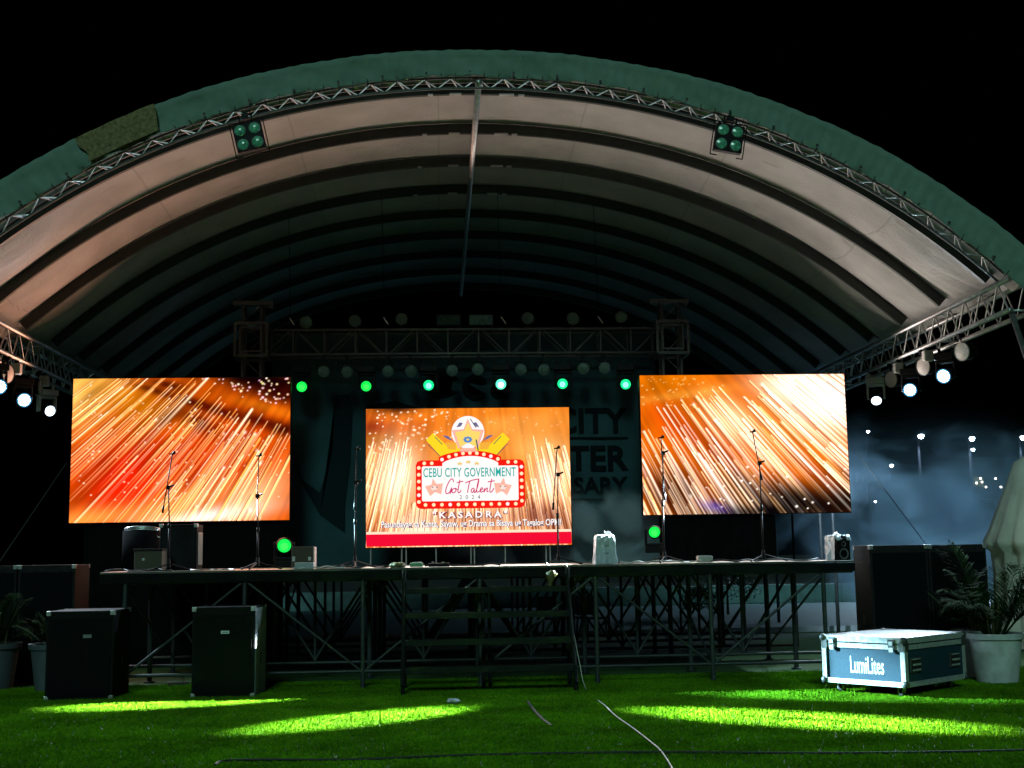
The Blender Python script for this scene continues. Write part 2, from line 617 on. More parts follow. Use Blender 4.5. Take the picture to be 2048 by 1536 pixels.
val = MB().add(vs, fs).build('valance', valm, canopy, smooth=True)
sol = val.modifiers.new('thickness', 'SOLIDIFY')
sol.thickness = 0.006
# a brown patch sewn on the valance at the left
vs = []
pxs = np.linspace(-4.98, -4.05, 14)
for off in (0.30, 0.2, 0.07, -0.055):
    for x in pxs:
        p, n = arc(x + random.uniform(-0.06, 0.06), off)
        vs.append((p.x, YF - 0.10 + 0.008 * math.sin(x * 17), p.z))
fs = [(j * 14 + k, j * 14 + k + 1, (j + 1) * 14 + k + 1, (j + 1) * 14 + k) for j in range(3) for k in range(13)]
o = MB().add(vs, fs).build('patch', mat('brown_patch_cloth', (0.21, 0.165, 0.085), 0.95, spec=0.05, noise=0.45, nscale=22), canopy)
o['label'] = 'brown weathered patch on the green valance'
# cord that laces the valance to the front truss
mb = MB()
for k, x in enumerate(np.linspace(-HW, HW, 74)):
    p, n = arc(x, -0.05)
    q, n = arc(x + random.uniform(-0.02, 0.02), -0.13)
    mb.bar((p.x, YF - 0.06, p.z), (q.x, YF + 0.02, q.z), 0.006, n=5)
    if k % 3 == 0:
        mb.box((p.x, YF - 0.06, p.z + 0.01), (0.03, 0.02, 0.035))
tag(mb.build('lacing_cord', M_RUB, canopy), kind='stuff')

# front arch truss: chords as one mesh, each brace a piece of its own
mb = MB()
for off, dy in ((-0.075, 0.0), (-0.215, 0.0), (-0.14, 0.16)):
    mb.tube([(arc(x, off)[0].x, YF + 0.05 + dy, arc(x, off)[0].z) for x in np.linspace(-HW, HW, 80)], 0.017, n=8)
ftr = mb.build('front_truss', M_STEEL, canopy, smooth=True)
bx = np.linspace(-HW + 0.1, HW - 0.1, 79)
for k in range(78):
    a, _ = arc(bx[k], -0.075 if k % 2 else -0.215)
    c, _ = arc(bx[k + 1], -0.215 if k % 2 else -0.075)
    rod('brace', (a.x, YF + 0.05, a.z), (c.x, YF + 0.05, c.z), 0.0085, M_ALU, ftr)
    if k % 2:
        c2, _ = arc((bx[k] + bx[k + 1]) / 2, -0.14)
        rod('brace', (a.x, YF + 0.05, a.z), (c2.x, YF + 0.21, c2.z), 0.0085, M_ALU, ftr)

# eave trusses along both sides and the columns that carry them
ZT, ZB = 5.14, 4.73
for sx_, X in ((-1, AX - HW + 0.0), (1, AX + HW + 0.0)):
    mb = MB()
    for dx in (0, 0.36 * sx_):
        for z in (ZT, ZB):
            mb.bar((X + dx, 15.7, z), (X + dx, 29.2, z), 0.036, n=12)
    for y in np.arange(15.75, 29.2, 2.4):
        for z in (ZT, ZB):
            mb.bar((X, y, z), (X + 0.36 * sx_, y, z), 0.015)
    et = mb.build('eave_truss', M_ALU, canopy, smooth=True)
    y = 15.75
    k = 0
    while y < 29.0:
        for dx in (0, 0.36 * sx_):
            za, zb = (ZB, ZT) if k % 2 == 0 else (ZT, ZB)
            rod('brace', (X + dx, y, za), (X + dx, y + 0.27, zb), 0.012, M_ALU, et)
        k += 1
        y += 0.27
    for yc, lean in ((15.8, 1.3), (24.6, 0.0), (29.0, 0.0)):
        for dx in (0.05, 0.31):
            MB().bar((X + dx * sx_, yc, ZB), (X + (dx + lean) * sx_, yc, 0), 0.038, n=10).build('column', M_STEEL, canopy, smooth=True)
    MB().bar((X + 0.2 * sx_, 22.6, 3.4), (X - 0.35 * sx_ + sx_ * 1.2, 18.2, 0.02), 0.007, n=6).build('guy_rope', M_ROPE, canopy)

# ------------------------------------------------------------------ LED screens
def grad_noise(h, w, seed, cell):
    g = np.random.default_rng(seed)
    a = g.random((int(h / cell) + 3, int(w / cell) + 3))
    yy, xx = np.mgrid[0:h, 0:w] / cell
    i, j = yy.astype(int), xx.astype(int)
    fy, fx = yy - i, xx - j
    fy, fx = fy * fy * (3 - 2 * fy), fx * fx * (3 - 2 * fx)
    return (a[i, j] * (1 - fy) + a[i + 1, j] * fy) * (1 - fx) + (a[i, j + 1] * (1 - fy) + a[i + 1, j + 1] * fy) * fx


def lin(r, g, b_):
    c = np.array([r, g, b_]) / 255.0
    return np.where(c <= 0.04045, c / 12.92, ((c + 0.055) / 1.055) ** 2.4)


VPX, VPY = 943.0, 190.0       # the light show's rays fan out from here on all three screens


class Pic:
    """paints one LED picture in the photograph's own units (x right, y down), values are linear light"""

    def __init__(self, x0, y0, x1, y1, n):
        self.x0, self.y0, self.x1, self.y1 = x0, y0, x1, y1
        self.nx = n
        self.ny = int(round(n * (y1 - y0) / (x1 - x0)))
        self.X, self.Y = np.meshgrid(np.linspace(x0, x1, self.nx), np.linspace(y0, y1, self.ny))
        self.a = np.zeros((self.ny, self.nx, 3))

    def fill(self, rgb):
        self.a[:] = lin(*rgb)

    def mix(self, rgb, mask, gain=1.0):
        self.a = self.a * (1 - mask[..., None]) + lin(*rgb) * gain * mask[..., None]

    def blob(self, rgb, cx, cy, rx, ry, ang=0, k=1.0, gain=1.0):
        c, s = math.cos(R(ang)), math.sin(R(ang))
        u = ((self.X - cx) * c + (self.Y - cy) * s) / rx
        v = (-(self.X - cx) * s + (self.Y - cy) * c) / ry
        self.mix(rgb, k * np.exp(-(u * u + v * v)), gain)

    def streak(self, x, y, ln, w, rgb, k, gain=1.0, head=1.0):
        """a ray whose bright head is at (x, y) and whose tail runs away from the vanishing point"""
        d = np.array([x - VPX, y - VPY]); d = d / np.hypot(*d)
        xe, ye = x + d[0] * ln, y + d[1] * ln
        pad = 4 * w + 2
        i0 = np.searchsorted(self.Y[:, 0], min(y, ye) - pad); i1 = np.searchsorted(self.Y[:, 0], max(y, ye) + pad)
        j0 = np.searchsorted(self.X[0], min(x, xe) - pad); j1 = np.searchsorted(self.X[0], max(x, xe) + pad)
        if i1 <= i0 or j1 <= j0:
            return
        X, Y = self.X[i0:i1, j0:j1] - x, self.Y[i0:i1, j0:j1] - y
        t = X * d[0] + Y * d[1]
        p = -X * d[1] + Y * d[0]
        tt = np.clip(t / ln, 0, 1)
        prof = np.where(t > -w, np.minimum(1, (t + w) / (2 * w)), 0) * (1 - tt) ** 0.8
        ww = w * (0.75 + 0.5 * tt)
        core = np.clip(k * prof * np.exp(-(p / ww) ** 2), 0, 1)[..., None]
        halo = (0.22 * k * prof * np.exp(-(p / (3.2 * ww)) ** 2))[..., None]
        a = self.a[i0:i1, j0:j1]
        dk = np.clip(0.55 * k * prof * np.exp(-((p - 2.1 * w) / (0.8 * w)) ** 2), 0, 1)[..., None]
        a = a * (1 - dk)
        c_ = lin(*rgb) * gain
        a = a * (1 - 0.6 * core) + c_ * core + lin(255, 150, 50) * halo * 0.5
        if head:
            hm = np.clip(np.exp(-((X * X + Y * Y) / (1.4 * w) ** 2)) * head, 0, 1)[..., None]
            a = a * (1 - hm) + lin(255, 246, 232) * 1.25 * hm
        self.a[i0:i1, j0:j1] = a

    def spark(self, x, y, w, rgb=(255, 240, 220), gain=1.2, k=1.0):
        pad = 4 * w
        i0 = np.searchsorted(self.Y[:, 0], y - pad); i1 = np.searchsorted(self.Y[:, 0], y + pad)
        j0 = np.searchsorted(self.X[0], x - pad); j1 = np.searchsorted(self.X[0], x + pad)
        if i1 <= i0 or j1 <= j0:
            return
        X, Y = self.X[i0:i1, j0:j1] - x, self.Y[i0:i1, j0:j1] - y
        mk = k * np.exp(-(X * X / (1.5 * w * w) + Y * Y / (w * w)) ** 2)
        a = self.a[i0:i1, j0:j1]
        self.a[i0:i1, j0:j1] = a * (1 - mk[..., None]) + lin(*rgb) * gain * mk[..., None]


def wash(p, seed, amt=0.35):
    """soft streaky cloud texture of the background, stretched along the fan of rays"""
    th = np.arctan2(p.X - VPX, p.Y - VPY)
    rr = np.hypot(p.X - VPX, p.Y - VPY)
    n1 = grad_noise(p.ny, p.nx, seed, 26) - 0.5
    g = np.random.default_rng(seed + 1)
    tab = g.random(900)
    ti = (th * 120 + 450) % 899
    i = ti.astype(int)
    f = ti - i
    n2 = tab[i] * (1 - f) + tab[i + 1] * f - 0.5
    p.a *= (1 + amt * (n1 + n2))[..., None]


def paint_left():
    p = Pic(143, 757, 580, 1043, 330)
    g = np.random.default_rng(3)
    p.fill((216, 104, 12))
    p.blob((196, 36, 8), 240, 935, 115, 75, -30, 0.85)
    p.blob((250, 50, 10), 250, 990, 70, 45, -50, 0.9)
    p.blob((205, 62, 12), 430, 920, 120, 60, -20, 0.9)
    p.blob((245, 200, 120), 160, 780, 90, 55, -35, 0.95, 1.05)
    p.blob((205, 140, 20), 250, 800, 110, 35, 20, 0.8)
    for (x, y, rx, ry, a_) in ((330, 770, 50, 11, 14), (300, 780, 40, 8, 16), (380, 805, 60, 10, 17), (440, 826, 65, 12, 18), (520, 845, 60, 14, 16), (400, 850, 60, 20, 30), (565, 862, 30, 12, 5), (330, 835, 40, 16, -40)):
        p.blob((80, 4, 6), x, y, rx, ry, a_, 0.9)
    p.blob((28, 5, 8), 545, 765, 120, 34, 12, 1.0)
    p.blob((20, 4, 8), 500, 760, 95, 20, 8, 1.0)
    p.blob((60, 8, 10), 560, 790, 70, 22, 10, 0.9)
    p.blob((215, 125, 25), 520, 815, 70, 10, 14, 0.85)
    p.blob((215, 120, 25), 575, 832, 40, 9, 12, 0.85)
    wash(p, 21, 0.4)
    p.blob((255, 205, 160), 505, 1005, 80, 38, -35, 0.8, 1.1)
    p.blob((255, 232, 220), 400, 1036, 110, 15, -8, 0.95, 1.25)
    p.blob((255, 175, 90), 190, 1035, 110, 22, -10, 0.85, 1.1)
    p.blob((255, 190, 120), 330, 1020, 90, 25, -20, 0.6, 1.1)
    for k in range(540):
        th = g.uniform(0.46, 1.15)
        rr = g.uniform(640, 990)
        x, y = VPX - rr * math.sin(th), VPY + rr * math.cos(th)
        if y < 752 + (x - 143) * 0.0 or (x > 440 and y < 800 + (x - 440) * 0.3):
            continue
        p.streak(x, y, g.uniform(60, 300), g.uniform(0.7, 1.2) * (2.2 if g.random() < 0.12 else 1), (lambda q: (255, int(178 + 70 * q), int(90 + 130 * q)))(g.random() ** 0.7), g.uniform(0.6, 1.0), g.uniform(1.0, 1.5), 0.6 if g.random() < 0.25 else 0.0)
    p.blob((240, 36, 4), 255, 972, 75, 52, -45, 0.42)
    p.blob((200, 50, 8), 400, 900, 90, 50, -30, 0.35)
    p.blob((196, 110, 10), 235, 830, 70, 40, -30, 0.35)
    for k in range(95):
        x, y = g.uniform(400, 578), g.uniform(758, 815)
        if y < 757 + (x - 395) * 0.36:
            p.spark(x, y, g.uniform(1.2, 2.4), (255, int(g.uniform(200, 245)), int(g.uniform(170, 235))), 1.2, g.uniform(0.5, 1))
    for k in range(110):
        p.spark(g.uniform(145, 578), g.uniform(790, 1000), g.uniform(1.0, 1.9), (255, 235, 205), 1.1, g.uniform(0.4, 0.9))
    return p


def paint_right():
    p = Pic(1282, 750, 1695, 1027, 320)
    g = np.random.default_rng(5)
    p.fill((228, 122, 18))
    p.blob((214, 128, 5), 1330, 765, 120, 30, -6, 0.95)
    p.blob((240, 170, 70), 1330, 795, 130, 10, -8, 0.7)
    p.blob((225, 125, 15), 1340, 808, 110, 8, -8, 0.7)
    p.blob((196, 70, 12), 1350, 850, 70, 28, 40, 0.7)
    p.blob((60, 12, 14), 1330, 985, 80, 60, 0, 0.9)
    p.blob((120, 20, 20), 1440, 905, 60, 25, 45, 0.6)
    p.blob((18, 16, 20), 1560, 1010, 160, 45, 0, 1.0)
    p.blob((14, 14, 18), 1500, 1030, 130, 30, 0, 1.0)
    p.blob((14, 14, 18), 1690, 1000, 60, 55, 0, 1.0)
    p.blob((150, 30, 30), 1610, 930, 60, 16, 40, 0.6)
    p.blob((40, 14, 18), 1480, 975, 60, 30, 40, 0.85)
    p.blob((240, 150, 60), 1540, 860, 80, 40, 45, 0.8)
    wash(p, 31, 0.35)
    p.blob((255, 250, 240), 1655, 800, 75, 48, 20, 1.0, 1.5)
    p.blob((255, 246, 225), 1600, 775, 70, 30, 10, 0.85, 1.4)
    p.blob((255, 235, 200), 1470, 850, 60, 30, 45, 0.65, 1.25)
    for k in range(560):
        th = g.uniform(0.36, 0.95)
        rr = g.uniform(650, 1060)
        x, y = VPX + rr * math.sin(th), VPY + rr * math.cos(th)
        if y < 812 - (x - 1282) * 0.30:
            continue
        ln = g.uniform(60, 240)
        if y > 930 and x > 1430:
            ln *= 0.45
            if g.random() < (0.8 if y > 965 else 0.5):
                continue
        p.streak(x, y, ln * 1.25, g.uniform(0.8, 1.5) * (2.0 if g.random() < 0.15 else 1), (lambda q: (255, int(200 + 52 * q), int(130 + 115 * q)))(g.random() ** 0.5), g.uniform(0.65, 1.0), g.uniform(1.1, 1.7), 0.6 if g.random() < 0.25 else 0.0)
    p.blob((16, 14, 18), 1600, 1004, 130, 34, 18, 0.9)
    p.blob((60, 10, 12), 1350, 985, 60, 40, 30, 0.45)
    p.blob((215, 95, 12), 1480, 905, 60, 30, 45, 0.4)
    p.blob((16, 14, 18), 1500, 1024, 110, 14, 0, 0.8)
    for k in range(60):
        p.spark(g.uniform(1284, 1450), g.uniform(752, 815), g.uniform(1.0, 1.9), (255, 220, 140), 1.0, g.uniform(0.3, 0.7))
    for k in range(26):
        p.spark(g.uniform(1400, 1690), g.uniform(935, 1022), g.uniform(1.2, 2.6), (255, 245, 235), 1.2, g.uniform(0.5, 1))
    p.blob((110, 90, 190), 1420, 1012, 28, 10, 15, 0.6, 1.0)
    return p


def paint_centre():
    p = Pic(732, 816, 1141, 1093, 310)
    g = np.random.default_rng(9)
    p.fill((228, 140, 46))
    p.blob((140, 12, 14), 752, 850, 52, 30, 10, 0.95)
    p.blob((40, 6, 8), 800, 818, 60, 13, 4, 1.0)
    p.blob((214, 110, 14), 830, 850, 60, 24, 0, 0.9)
    p.blob((196, 120, 10), 780, 880, 60, 16, 0, 0.9)
    p.blob((238, 166, 84), 1030, 850, 130, 34, -4, 0.85)
    p.blob((236, 140, 40), 930, 826, 200, 12, -3, 0.7)
    p.blob((246, 190, 120), 1090, 900, 70, 30, 0, 0.8)
    p.blob((225, 170, 120), 800, 990, 80, 90, 0, 0.7)
    p.blob((70, 14, 26), 1090, 1040, 70, 36, 20, 0.85)
    p.blob((150, 30, 14), 760, 1070, 60, 22, 0, 0.8)
    p.blob((120, 40, 40), 960, 1050, 110, 26, 0, 0.6)
    wash(p, 41, 0.3)
    p.blob((255, 246, 236), 850, 1060, 50, 30, 0, 0.95, 1.3)
    p.blob((255, 240, 225), 790, 950, 40, 60, 10, 0.7, 1.2)
    p.blob((255, 240, 230), 1100, 960, 30, 40, 0, 0.6, 1.2)
    for k in range(520):
        x = g.uniform(735, 1140)
        y = g.uniform(872, 1050)
        if 825 < x < 1050 and y < 1000:
            y = 1005
        p.streak(x, y, g.uniform(50, 180), g.uniform(0.7, 1.3) * (1.8 if g.random() < 0.12 else 1), (lambda q: (255, int(190 + 58 * q), int(125 + 105 * q)))(g.random() ** 0.6), g.uniform(0.5, 1.0), g.uniform(1.0, 1.5), 0.6 if g.random() < 0.2 else 0.0)
    p.blob((130, 40, 22), 940, 1040, 150, 26, 0, 0.55)
    p.blob((120, 20, 30), 1085, 1035, 60, 34, 10, 0.55)
    for k in range(110):
        x, y = g.uniform(734, 905), g.uniform(818, 905)
        p.spark(x, y, g.uniform(1.0, 2.2), (255, 236, 205), 1.15, g.uniform(0.4, 1))
    for k in range(40):
        p.spark(g.uniform(900, 1130), g.uniform(820, 880), g.uniform(1, 1.8), (255, 225, 180), 1.1, g.uniform(0.2, 0.5))
    return p


led = bpy.data.materials.new('led_picture')
led.use_nodes = True
nt = led.node_tree
nt.nodes.remove(nt.nodes['Principled BSDF'])
e = nt.nodes.new('ShaderNodeEmission')
at = nt.nodes.new('ShaderNodeAttribute')
at.attribute_name = 'picture'
nt.links.new(at.outputs['Color'], e.inputs[0])
e.inputs[1].default_value = 1.15
nt.links.new(e.outputs[0], nt.nodes['Material Output'].inputs[0])

YS = 20.0


def led_screen(pic, x0, x1, z0, z1, label, skirt, power, color):
    t = empty('led_screen', ((x0 + x1) / 2, YS, z0), label, 'screen', 'LED screens across the back of the stage')
    MB().box(((x0 + x1) / 2, YS + 0.07, (z0 + z1) / 2), (x1 - x0 + 0.02, 0.12, z1 - z0 + 0.02)).build('cabinet', M_BLACK, t)
    me = bpy.data.meshes.new('display')
    nx, ny = pic.nx, pic.ny
    X = x0 + (x1 - x0) * np.linspace(0, 1, nx)
    Z = z1 + (z0 - z1) * np.linspace(0, 1, ny)
    XX, ZZ = np.meshgrid(X, Z)
    co = np.stack([XX, np.full_like(XX, YS), ZZ], -1).reshape(-1, 3)
    idx = np.arange(nx * ny).reshape(ny, nx)
    q = np.stack([idx[1:, :-1], idx[1:, 1:], idx[:-1, 1:], idx[:-1, :-1]], -1).reshape(-1, 4)
    me.vertices.add(len(co)); me.vertices.foreach_set('co', co.ravel())
    me.loops.add(q.size); me.loops.foreach_set('vertex_index', q.ravel())
    me.polygons.add(len(q)); me.polygons.foreach_set('loop_start', np.arange(0, q.size, 4))
    me.update(calc_edges=True)
    ca = me.color_attributes.new('picture', 'FLOAT_COLOR', 'POINT')
    pa_ = np.clip(pic.a, 0, None)
    rgba = np.ones((nx * ny, 4)); rgba[:, :3] = (1.12 * pa_ ** 1.28).reshape(-1, 3)
    ca.data.foreach_set('color', rgba.ravel())
    d = bpy.data.objects.new('display', me)
    COL.objects.link(d)
    me.materials.append(led)
    d.location = -ORG[t.name]
    d.parent = t
    ORG[d.name] = Vector((0, 0, 0))
    # what the LED wall throws into the place
    la = bpy.data.lights.new('led_screen_light', 'AREA')
    la.shape = 'RECTANGLE'
    la.size, la.size_y = x1 - x0, z1 - z0
    la.energy = power
    la.color = color
    lo = bpy.data.objects.new('led_screen_light', la)
    COL.objects.link(lo)
    lo.location = (0, -0.03, (z1 - z0) / 2)
    lo.rotation_euler = (R(-90), 0, 0)
    lo.parent = t
    if skirt:
        mb = MB()
        a, b_ = skirt
        zf = 0.02 if x0 < 0 else 1.52
        n = 60
        vs = []
        for z in (z0 - 0.02, (z0 + zf) * 0.5, zf):
            for k in range(n):
                x = a + (b_ - a) * k / (n - 1)
                vs.append((x, YS + 0.10 + 0.02 * math.sin(k * 0.9) + 0.01 * math.sin(k * 2.3), z))
        mb.add(vs, [(j * n + k, j * n + k + 1, (j + 1) * n + k + 1, (j + 1) * n + k) for j in range(2) for k in range(n - 1)])
        mb.build('skirt', M_CLOTH, t, smooth=True)
        for x in (a + 0.15, (a + b_) / 2, b_ - 0.15):
            MB().bar((x, YS + 0.25, 0), (x, YS + 0.25, z1 - 0.1), 0.03).build('support_post', M_STEEL, t)
    return t, d


led_screen(paint_left(), -5.815, -2.40, 2.25, 4.525, 'large left LED screen showing orange and red light rays, dark sparkling corner', (-5.6, -2.5), 150, (1.0, 0.47, 0.31))
led_screen(paint_right(), 3.235, 6.62, 2.25, 4.51, 'large right LED screen showing white hot rays over orange and black', (3.5, 5.4), 135, (0.97, 0.92, 0.86))
CX0, CX1, CZ0, CZ1 = -1.196, 2.068, 1.795, 4.0
centre, cdisp = led_screen(paint_centre(), CX0, CX1, CZ0, CZ1, 'centre LED screen showing a red marquee sign and event title', None, 125, (1.0, 0.86, 0.74))
for px in (741, 803, 812, 872, 942, 949, 1011, 1093, 1101):
    x = atY(px, 1100, YS).x
    MB().bar((x, YS + 0.08, 1.51), (x, YS + 0.08, CZ0), 0.014).build('support_leg', M_ALU, centre)


def sc(px, py):
    """photograph units on the centre screen -> its plane"""
    return (CX0 + (px - 732) / 409.0 * (CX1 - CX0), CZ1 - (py - 816) / 277.0 * (CZ1 - CZ0))


G_RED = glow('led_red', (0.95, 0.012, 0.006), 1.0)
G_WHITE = glow('led_white', (1.0, 0.95, 0.93), 1.05)
G_BULB = glow('led_bulb', (1.0, 0.74, 0.45), 1.25)
G_TEAL = glow('led_teal', (0.02, 0.48, 0.42), 0.9)
G_MAG = glow('led_magenta', (0.72, 0.02, 0.16), 0.9)
G_DARK = glow('led_dark_text', (0.06, 0.10, 0.14), 0.8)
G_YEL = glow('led_yellow', (1.0, 0.72, 0.02), 1.0)
G_YEL2 = glow('led_amber', (0.95, 0.45, 0.05), 1.0)
G_BLUE = glow('led_blue', (0.10, 0.26, 0.62), 1.0)
G_PEACH = glow('led_peach', (1.0, 0.50, 0.38), 1.0)
G_SLATE = glow('led_slate', (0.18, 0.17, 0.32), 0.9)
yl = YS


def scr_poly(name, pts, material, lay):
    return flat(name, [sc(*p) for p in pts], material, cdisp, YS - 0.003 * lay)


def circ(cx, cy, r, n=20, ry=None):
    ry = ry or r
    return [(cx + r * math.cos(2 * math.pi * k / n), cy + ry * math.sin(2 * math.pi * k / n)) for k in range(n)]


def star(cx, cy, r, ri, rot=0, n=5):
    return [(cx + (r if k % 2 == 0 else ri) * math.sin(rot + math.pi * k / n), cy - (r if k % 2 == 0 else ri) * math.cos(rot + math.pi * k / n)) for k in range(2 * n)]


# bottom band
scr_poly('light_band', [(732.5, 1062), (1140.5, 1062), (1140.5, 1067), (732.5, 1067)], glow('led_pale', (1, 0.75, 0.55), 1.1), 1)
scr_poly('red_band', [(732.5, 1067), (1140.5, 1067), (1140.5, 1091), (732.5, 1091)], glow('led_crimson', (0.92, 0.004, 0.035), 1.0), 1)
# emblem above the marquee
scr_poly('emblem_disc', circ(936, 865, 33, 36), G_WHITE, 1)
for s in (-1, 1):
    scr_poly('emblem_mark', [(936 + s * 10, 846), (936 + s * 14, 853), (936 + s * 23, 855), (936 + s * 17, 845)], G_SLATE, 2)
    scr_poly('ticket', [(936 + s * 84, 880), (936 + s * 70, 866), (936 + s * 42, 892), (936 + s * 16, 882), (936 + s * 16, 904), (936 + s * 56, 912)], G_YEL, 2)
    scr_poly('ticket_shade', [(936 + s * 46, 885), (936 + s * 24, 886), (936 + s * 24, 900), (936 + s * 40, 899)], G_YEL2, 3)
    scr_poly('ticket_line', [(936 + s * 66, 873), (936 + s * 51, 889), (936 + s * 52, 890), (936 + s * 67, 874)], G_DARK, 3)
    scr_poly('ticket_line', [(936 + s * 80, 888), (936 + s * 56, 912), (936 + s * 57.5, 912.5), (936 + s * 81, 889)], G_DARK, 3)
    scr_poly('mask_mark', [(936 + s * 52, 871), (936 + s * 40, 872), (936 + s * 30, 882), (936 + s * 40, 879)], G_SLATE, 3)
scr_poly('emblem_star_edge', star(936, 871, 34, 15), G_PEACH, 3)
scr_poly('emblem_star', star(936, 873, 27, 13.5), glow('led_lemon', (1.0, 0.72, 0.16), 1.0), 4)
scr_poly('emblem_stripe', [(940, 838), (952, 857), (953.5, 857), (942, 838)], G_DARK, 5)
scr_poly('emblem_stripe', [(951, 880), (955, 902), (957.5, 902), (953.5, 880)], G_DARK, 5)
for k in range(8):
    a = k * math.pi / 4
    scr_poly('emblem_petal', circ(935.5 + 6 * math.cos(a), 880 + 4.2 * math.sin(a), 3.2, 8, 2.4), G_BLUE, 5)
scr_poly('emblem_base', [(922, 897), (950, 897), (954, 905), (918, 905)], G_PEACH, 5)
# marquee
def marquee(x0, x1, yt, yb, xa0, xa1, ya, rad):
    pts = [(x0 + rad, yb), (x0 + rad * 0.3, yb - rad * 0.3), (x0, yb - rad), (x0, yt + rad), (x0 + rad * 0.3, yt + rad * 0.3), (x0 + rad, yt), (xa0, yt)]
    n = 14
    for k in range(n + 1):
        t = k / n
        pts.append((xa0 + (xa1 - xa0) * t, yt - 6 - (yt - 6 - ya) * math.sin(math.pi * t) ** 0.75))
    pts += [(xa1, yt), (x1 - rad, yt), (x1 - rad * 0.3, yt + rad * 0.3), (x1, yt + rad), (x1, yb - rad), (x1 - rad * 0.3, yb - rad * 0.3), (x1 - rad, yb)]
    return pts[::-1]


scr_poly('marquee_border', marquee(831, 1049, 921, 1018, 877, 1002, 902, 10), G_RED, 5)
scr_poly('marquee_panel', marquee(843, 1036, 933, 1003, 884, 996, 913, 3), G_WHITE, 6)
bulbs = []
for t in np.linspace(0.03, 0.97, 9):
    bulbs.append((880 + 119 * t, 922 - 15 * math.sin(math.pi * t) ** 0.8))
bulbs += [(848, 927), (863, 927), (1016, 926), (1031, 926)]
for y in np.linspace(936, 1004, 6):
    bulbs += [(837, y), (1042.5, y)]
for x in np.linspace(850, 1030, 12):
    bulbs.append((x, 1010))
for k, (x, y) in enumerate(bulbs):
    scr_poly('marquee_bulb', circ(x, y, 3.6, 12), G_BULB if k % 7 else G_WHITE, 7)
for k in (-1, 0, 1):
    scr_poly('small_star', star(936 + 17 * k, 928 - (3 if k == 0 else 0), 5.2, 1.8), glow('led_gold', (0.9, 0.62, 0.2), 1.0), 7)


def scr_text(txt, x0, x1, yt, yb, material, lay, bold=0.0, spacing=1.0, nm='lettering'):
    a, b_ = sc(x0, yb), sc(x1, yt)
    return text_fit(nm, txt, a[0], b_[0], a[1], b_[1], YS - 0.003 * lay, material, cdisp, bold, spacing)


scr_text('CEBU CITY GOVERNMENT', 846, 1031, 936.5, 955, G_TEAL, 7, 0.012, 1.05, 'green_title')
scr_text('2024', 918, 959, 991.5, 999.5, G_DARK, 7, 0.0, 2.2, 'year_lettering')
ys_ = glow('led_title_shadow', (0.30, 0.05, 0.06), 0.9)
scr_text('"KASADRA"', 865, 1014, 1024, 1038, ys_, 2, 0.10, 1.5, 'title_shadow')
scr_text('"KASADRA"', 864, 1013, 1023, 1037, G_WHITE, 3, 0.03, 1.5, 'white_title')
scr_text('Pasundayag sa Kanta, Sayaw, ug Drama sa Bisaya ug Tagalog OPM!', 763, 1121, 1041.4, 1058.4, glow('led_caption_shadow', (0.16, 0.09, 0.14), 0.9), 2, 0.055, 1.0, 'caption_shadow')
scr_text('Pasundayag sa Kanta, Sayaw, ug Drama sa Bisaya ug Tagalog OPM!', 762, 1120, 1041, 1058, G_WHITE, 3, 0.02, 1.0, 'white_caption')


def ribbon(strokes, w, material, lay, nm):
    mb = MB()
    y = YS - 0.003 * lay
    for st in strokes:
        # smooth the stroke
        p = [np.array(q, float) for q in st]
        pts = []
        for i in range(len(p) - 1):
            p0, p1, p2, p3 = p[max(i - 1, 0)], p[i], p[i + 1], p[min(i + 2, len(p) - 1)]
            for t in np.linspace(0, 1, 5)[:-1]:
                pts.append(0.5 * (2 * p1 + (p2 - p0) * t + (2 * p0 - 5 * p1 + 4 * p2 - p3) * t * t + (3 * p1 - p0 - 3 * p2 + p3) * t ** 3))
        pts.append(p[-1])
        vs = []
        for i, q in enumerate(pts):
            d = pts[min(i + 1, len(pts) - 1)] - pts[max(i - 1, 0)]
            d = d / (np.hypot(*d) + 1e-9)
            for s in (-1, 1):
                a = sc(820 + (q[0] - d[1] * w * s) * 0.1172, 820 + (q[1] + d[0] * w * s) * 0.1172)
                vs.append((a[0], y, a[1]))
        mb.add(vs, [(2 * i, 2 * i + 1, 2 * i + 3, 2 * i + 2) for i in range(len(pts) - 1)])
    return mb.build(nm, material, cdisp)


ribbon([
    [(735, 1240), (722, 1188), (685, 1195), (638, 1270), (602, 1370), (610, 1430), (655, 1420), (690, 1365), (700, 1330), (692, 1400), (668, 1440)],
    [(765, 1345), (722, 1360), (705, 1400), (735, 1422), (775, 1388), (765, 1345), (800, 1368)],
    [(845, 1200), (818, 1330), (808, 1405), (832, 1420), (865, 1378)], [(790, 1248), (900, 1226)],
    [(935, 1255), (1050, 1212), (1170, 1190)], [(1012, 1225), (988, 1330), (972, 1425)],
    [(1090, 1348), (1050, 1355), (1032, 1400), (1060, 1418), (1090, 1362), (1086, 1412), (1110, 1412), (1150, 1300), (1168, 1190), (1140, 1300), (1128, 1402), (1152, 1412), (1190, 1392), (1228, 1360), (1214, 1340), (1186, 1380), (1202, 1416), (1240, 1398)],
    [(1262, 1350), (1250, 1415), (1288, 1356), (1312, 1352), (1302, 1404), (1330, 1408)],
    [(1388, 1190), (1362, 1320), (1352, 1402), (1378, 1416), (1424, 1350)], [(1320, 1242), (1440, 1225)],
], 8.5, G_MAG, 7, 'script_lettering')
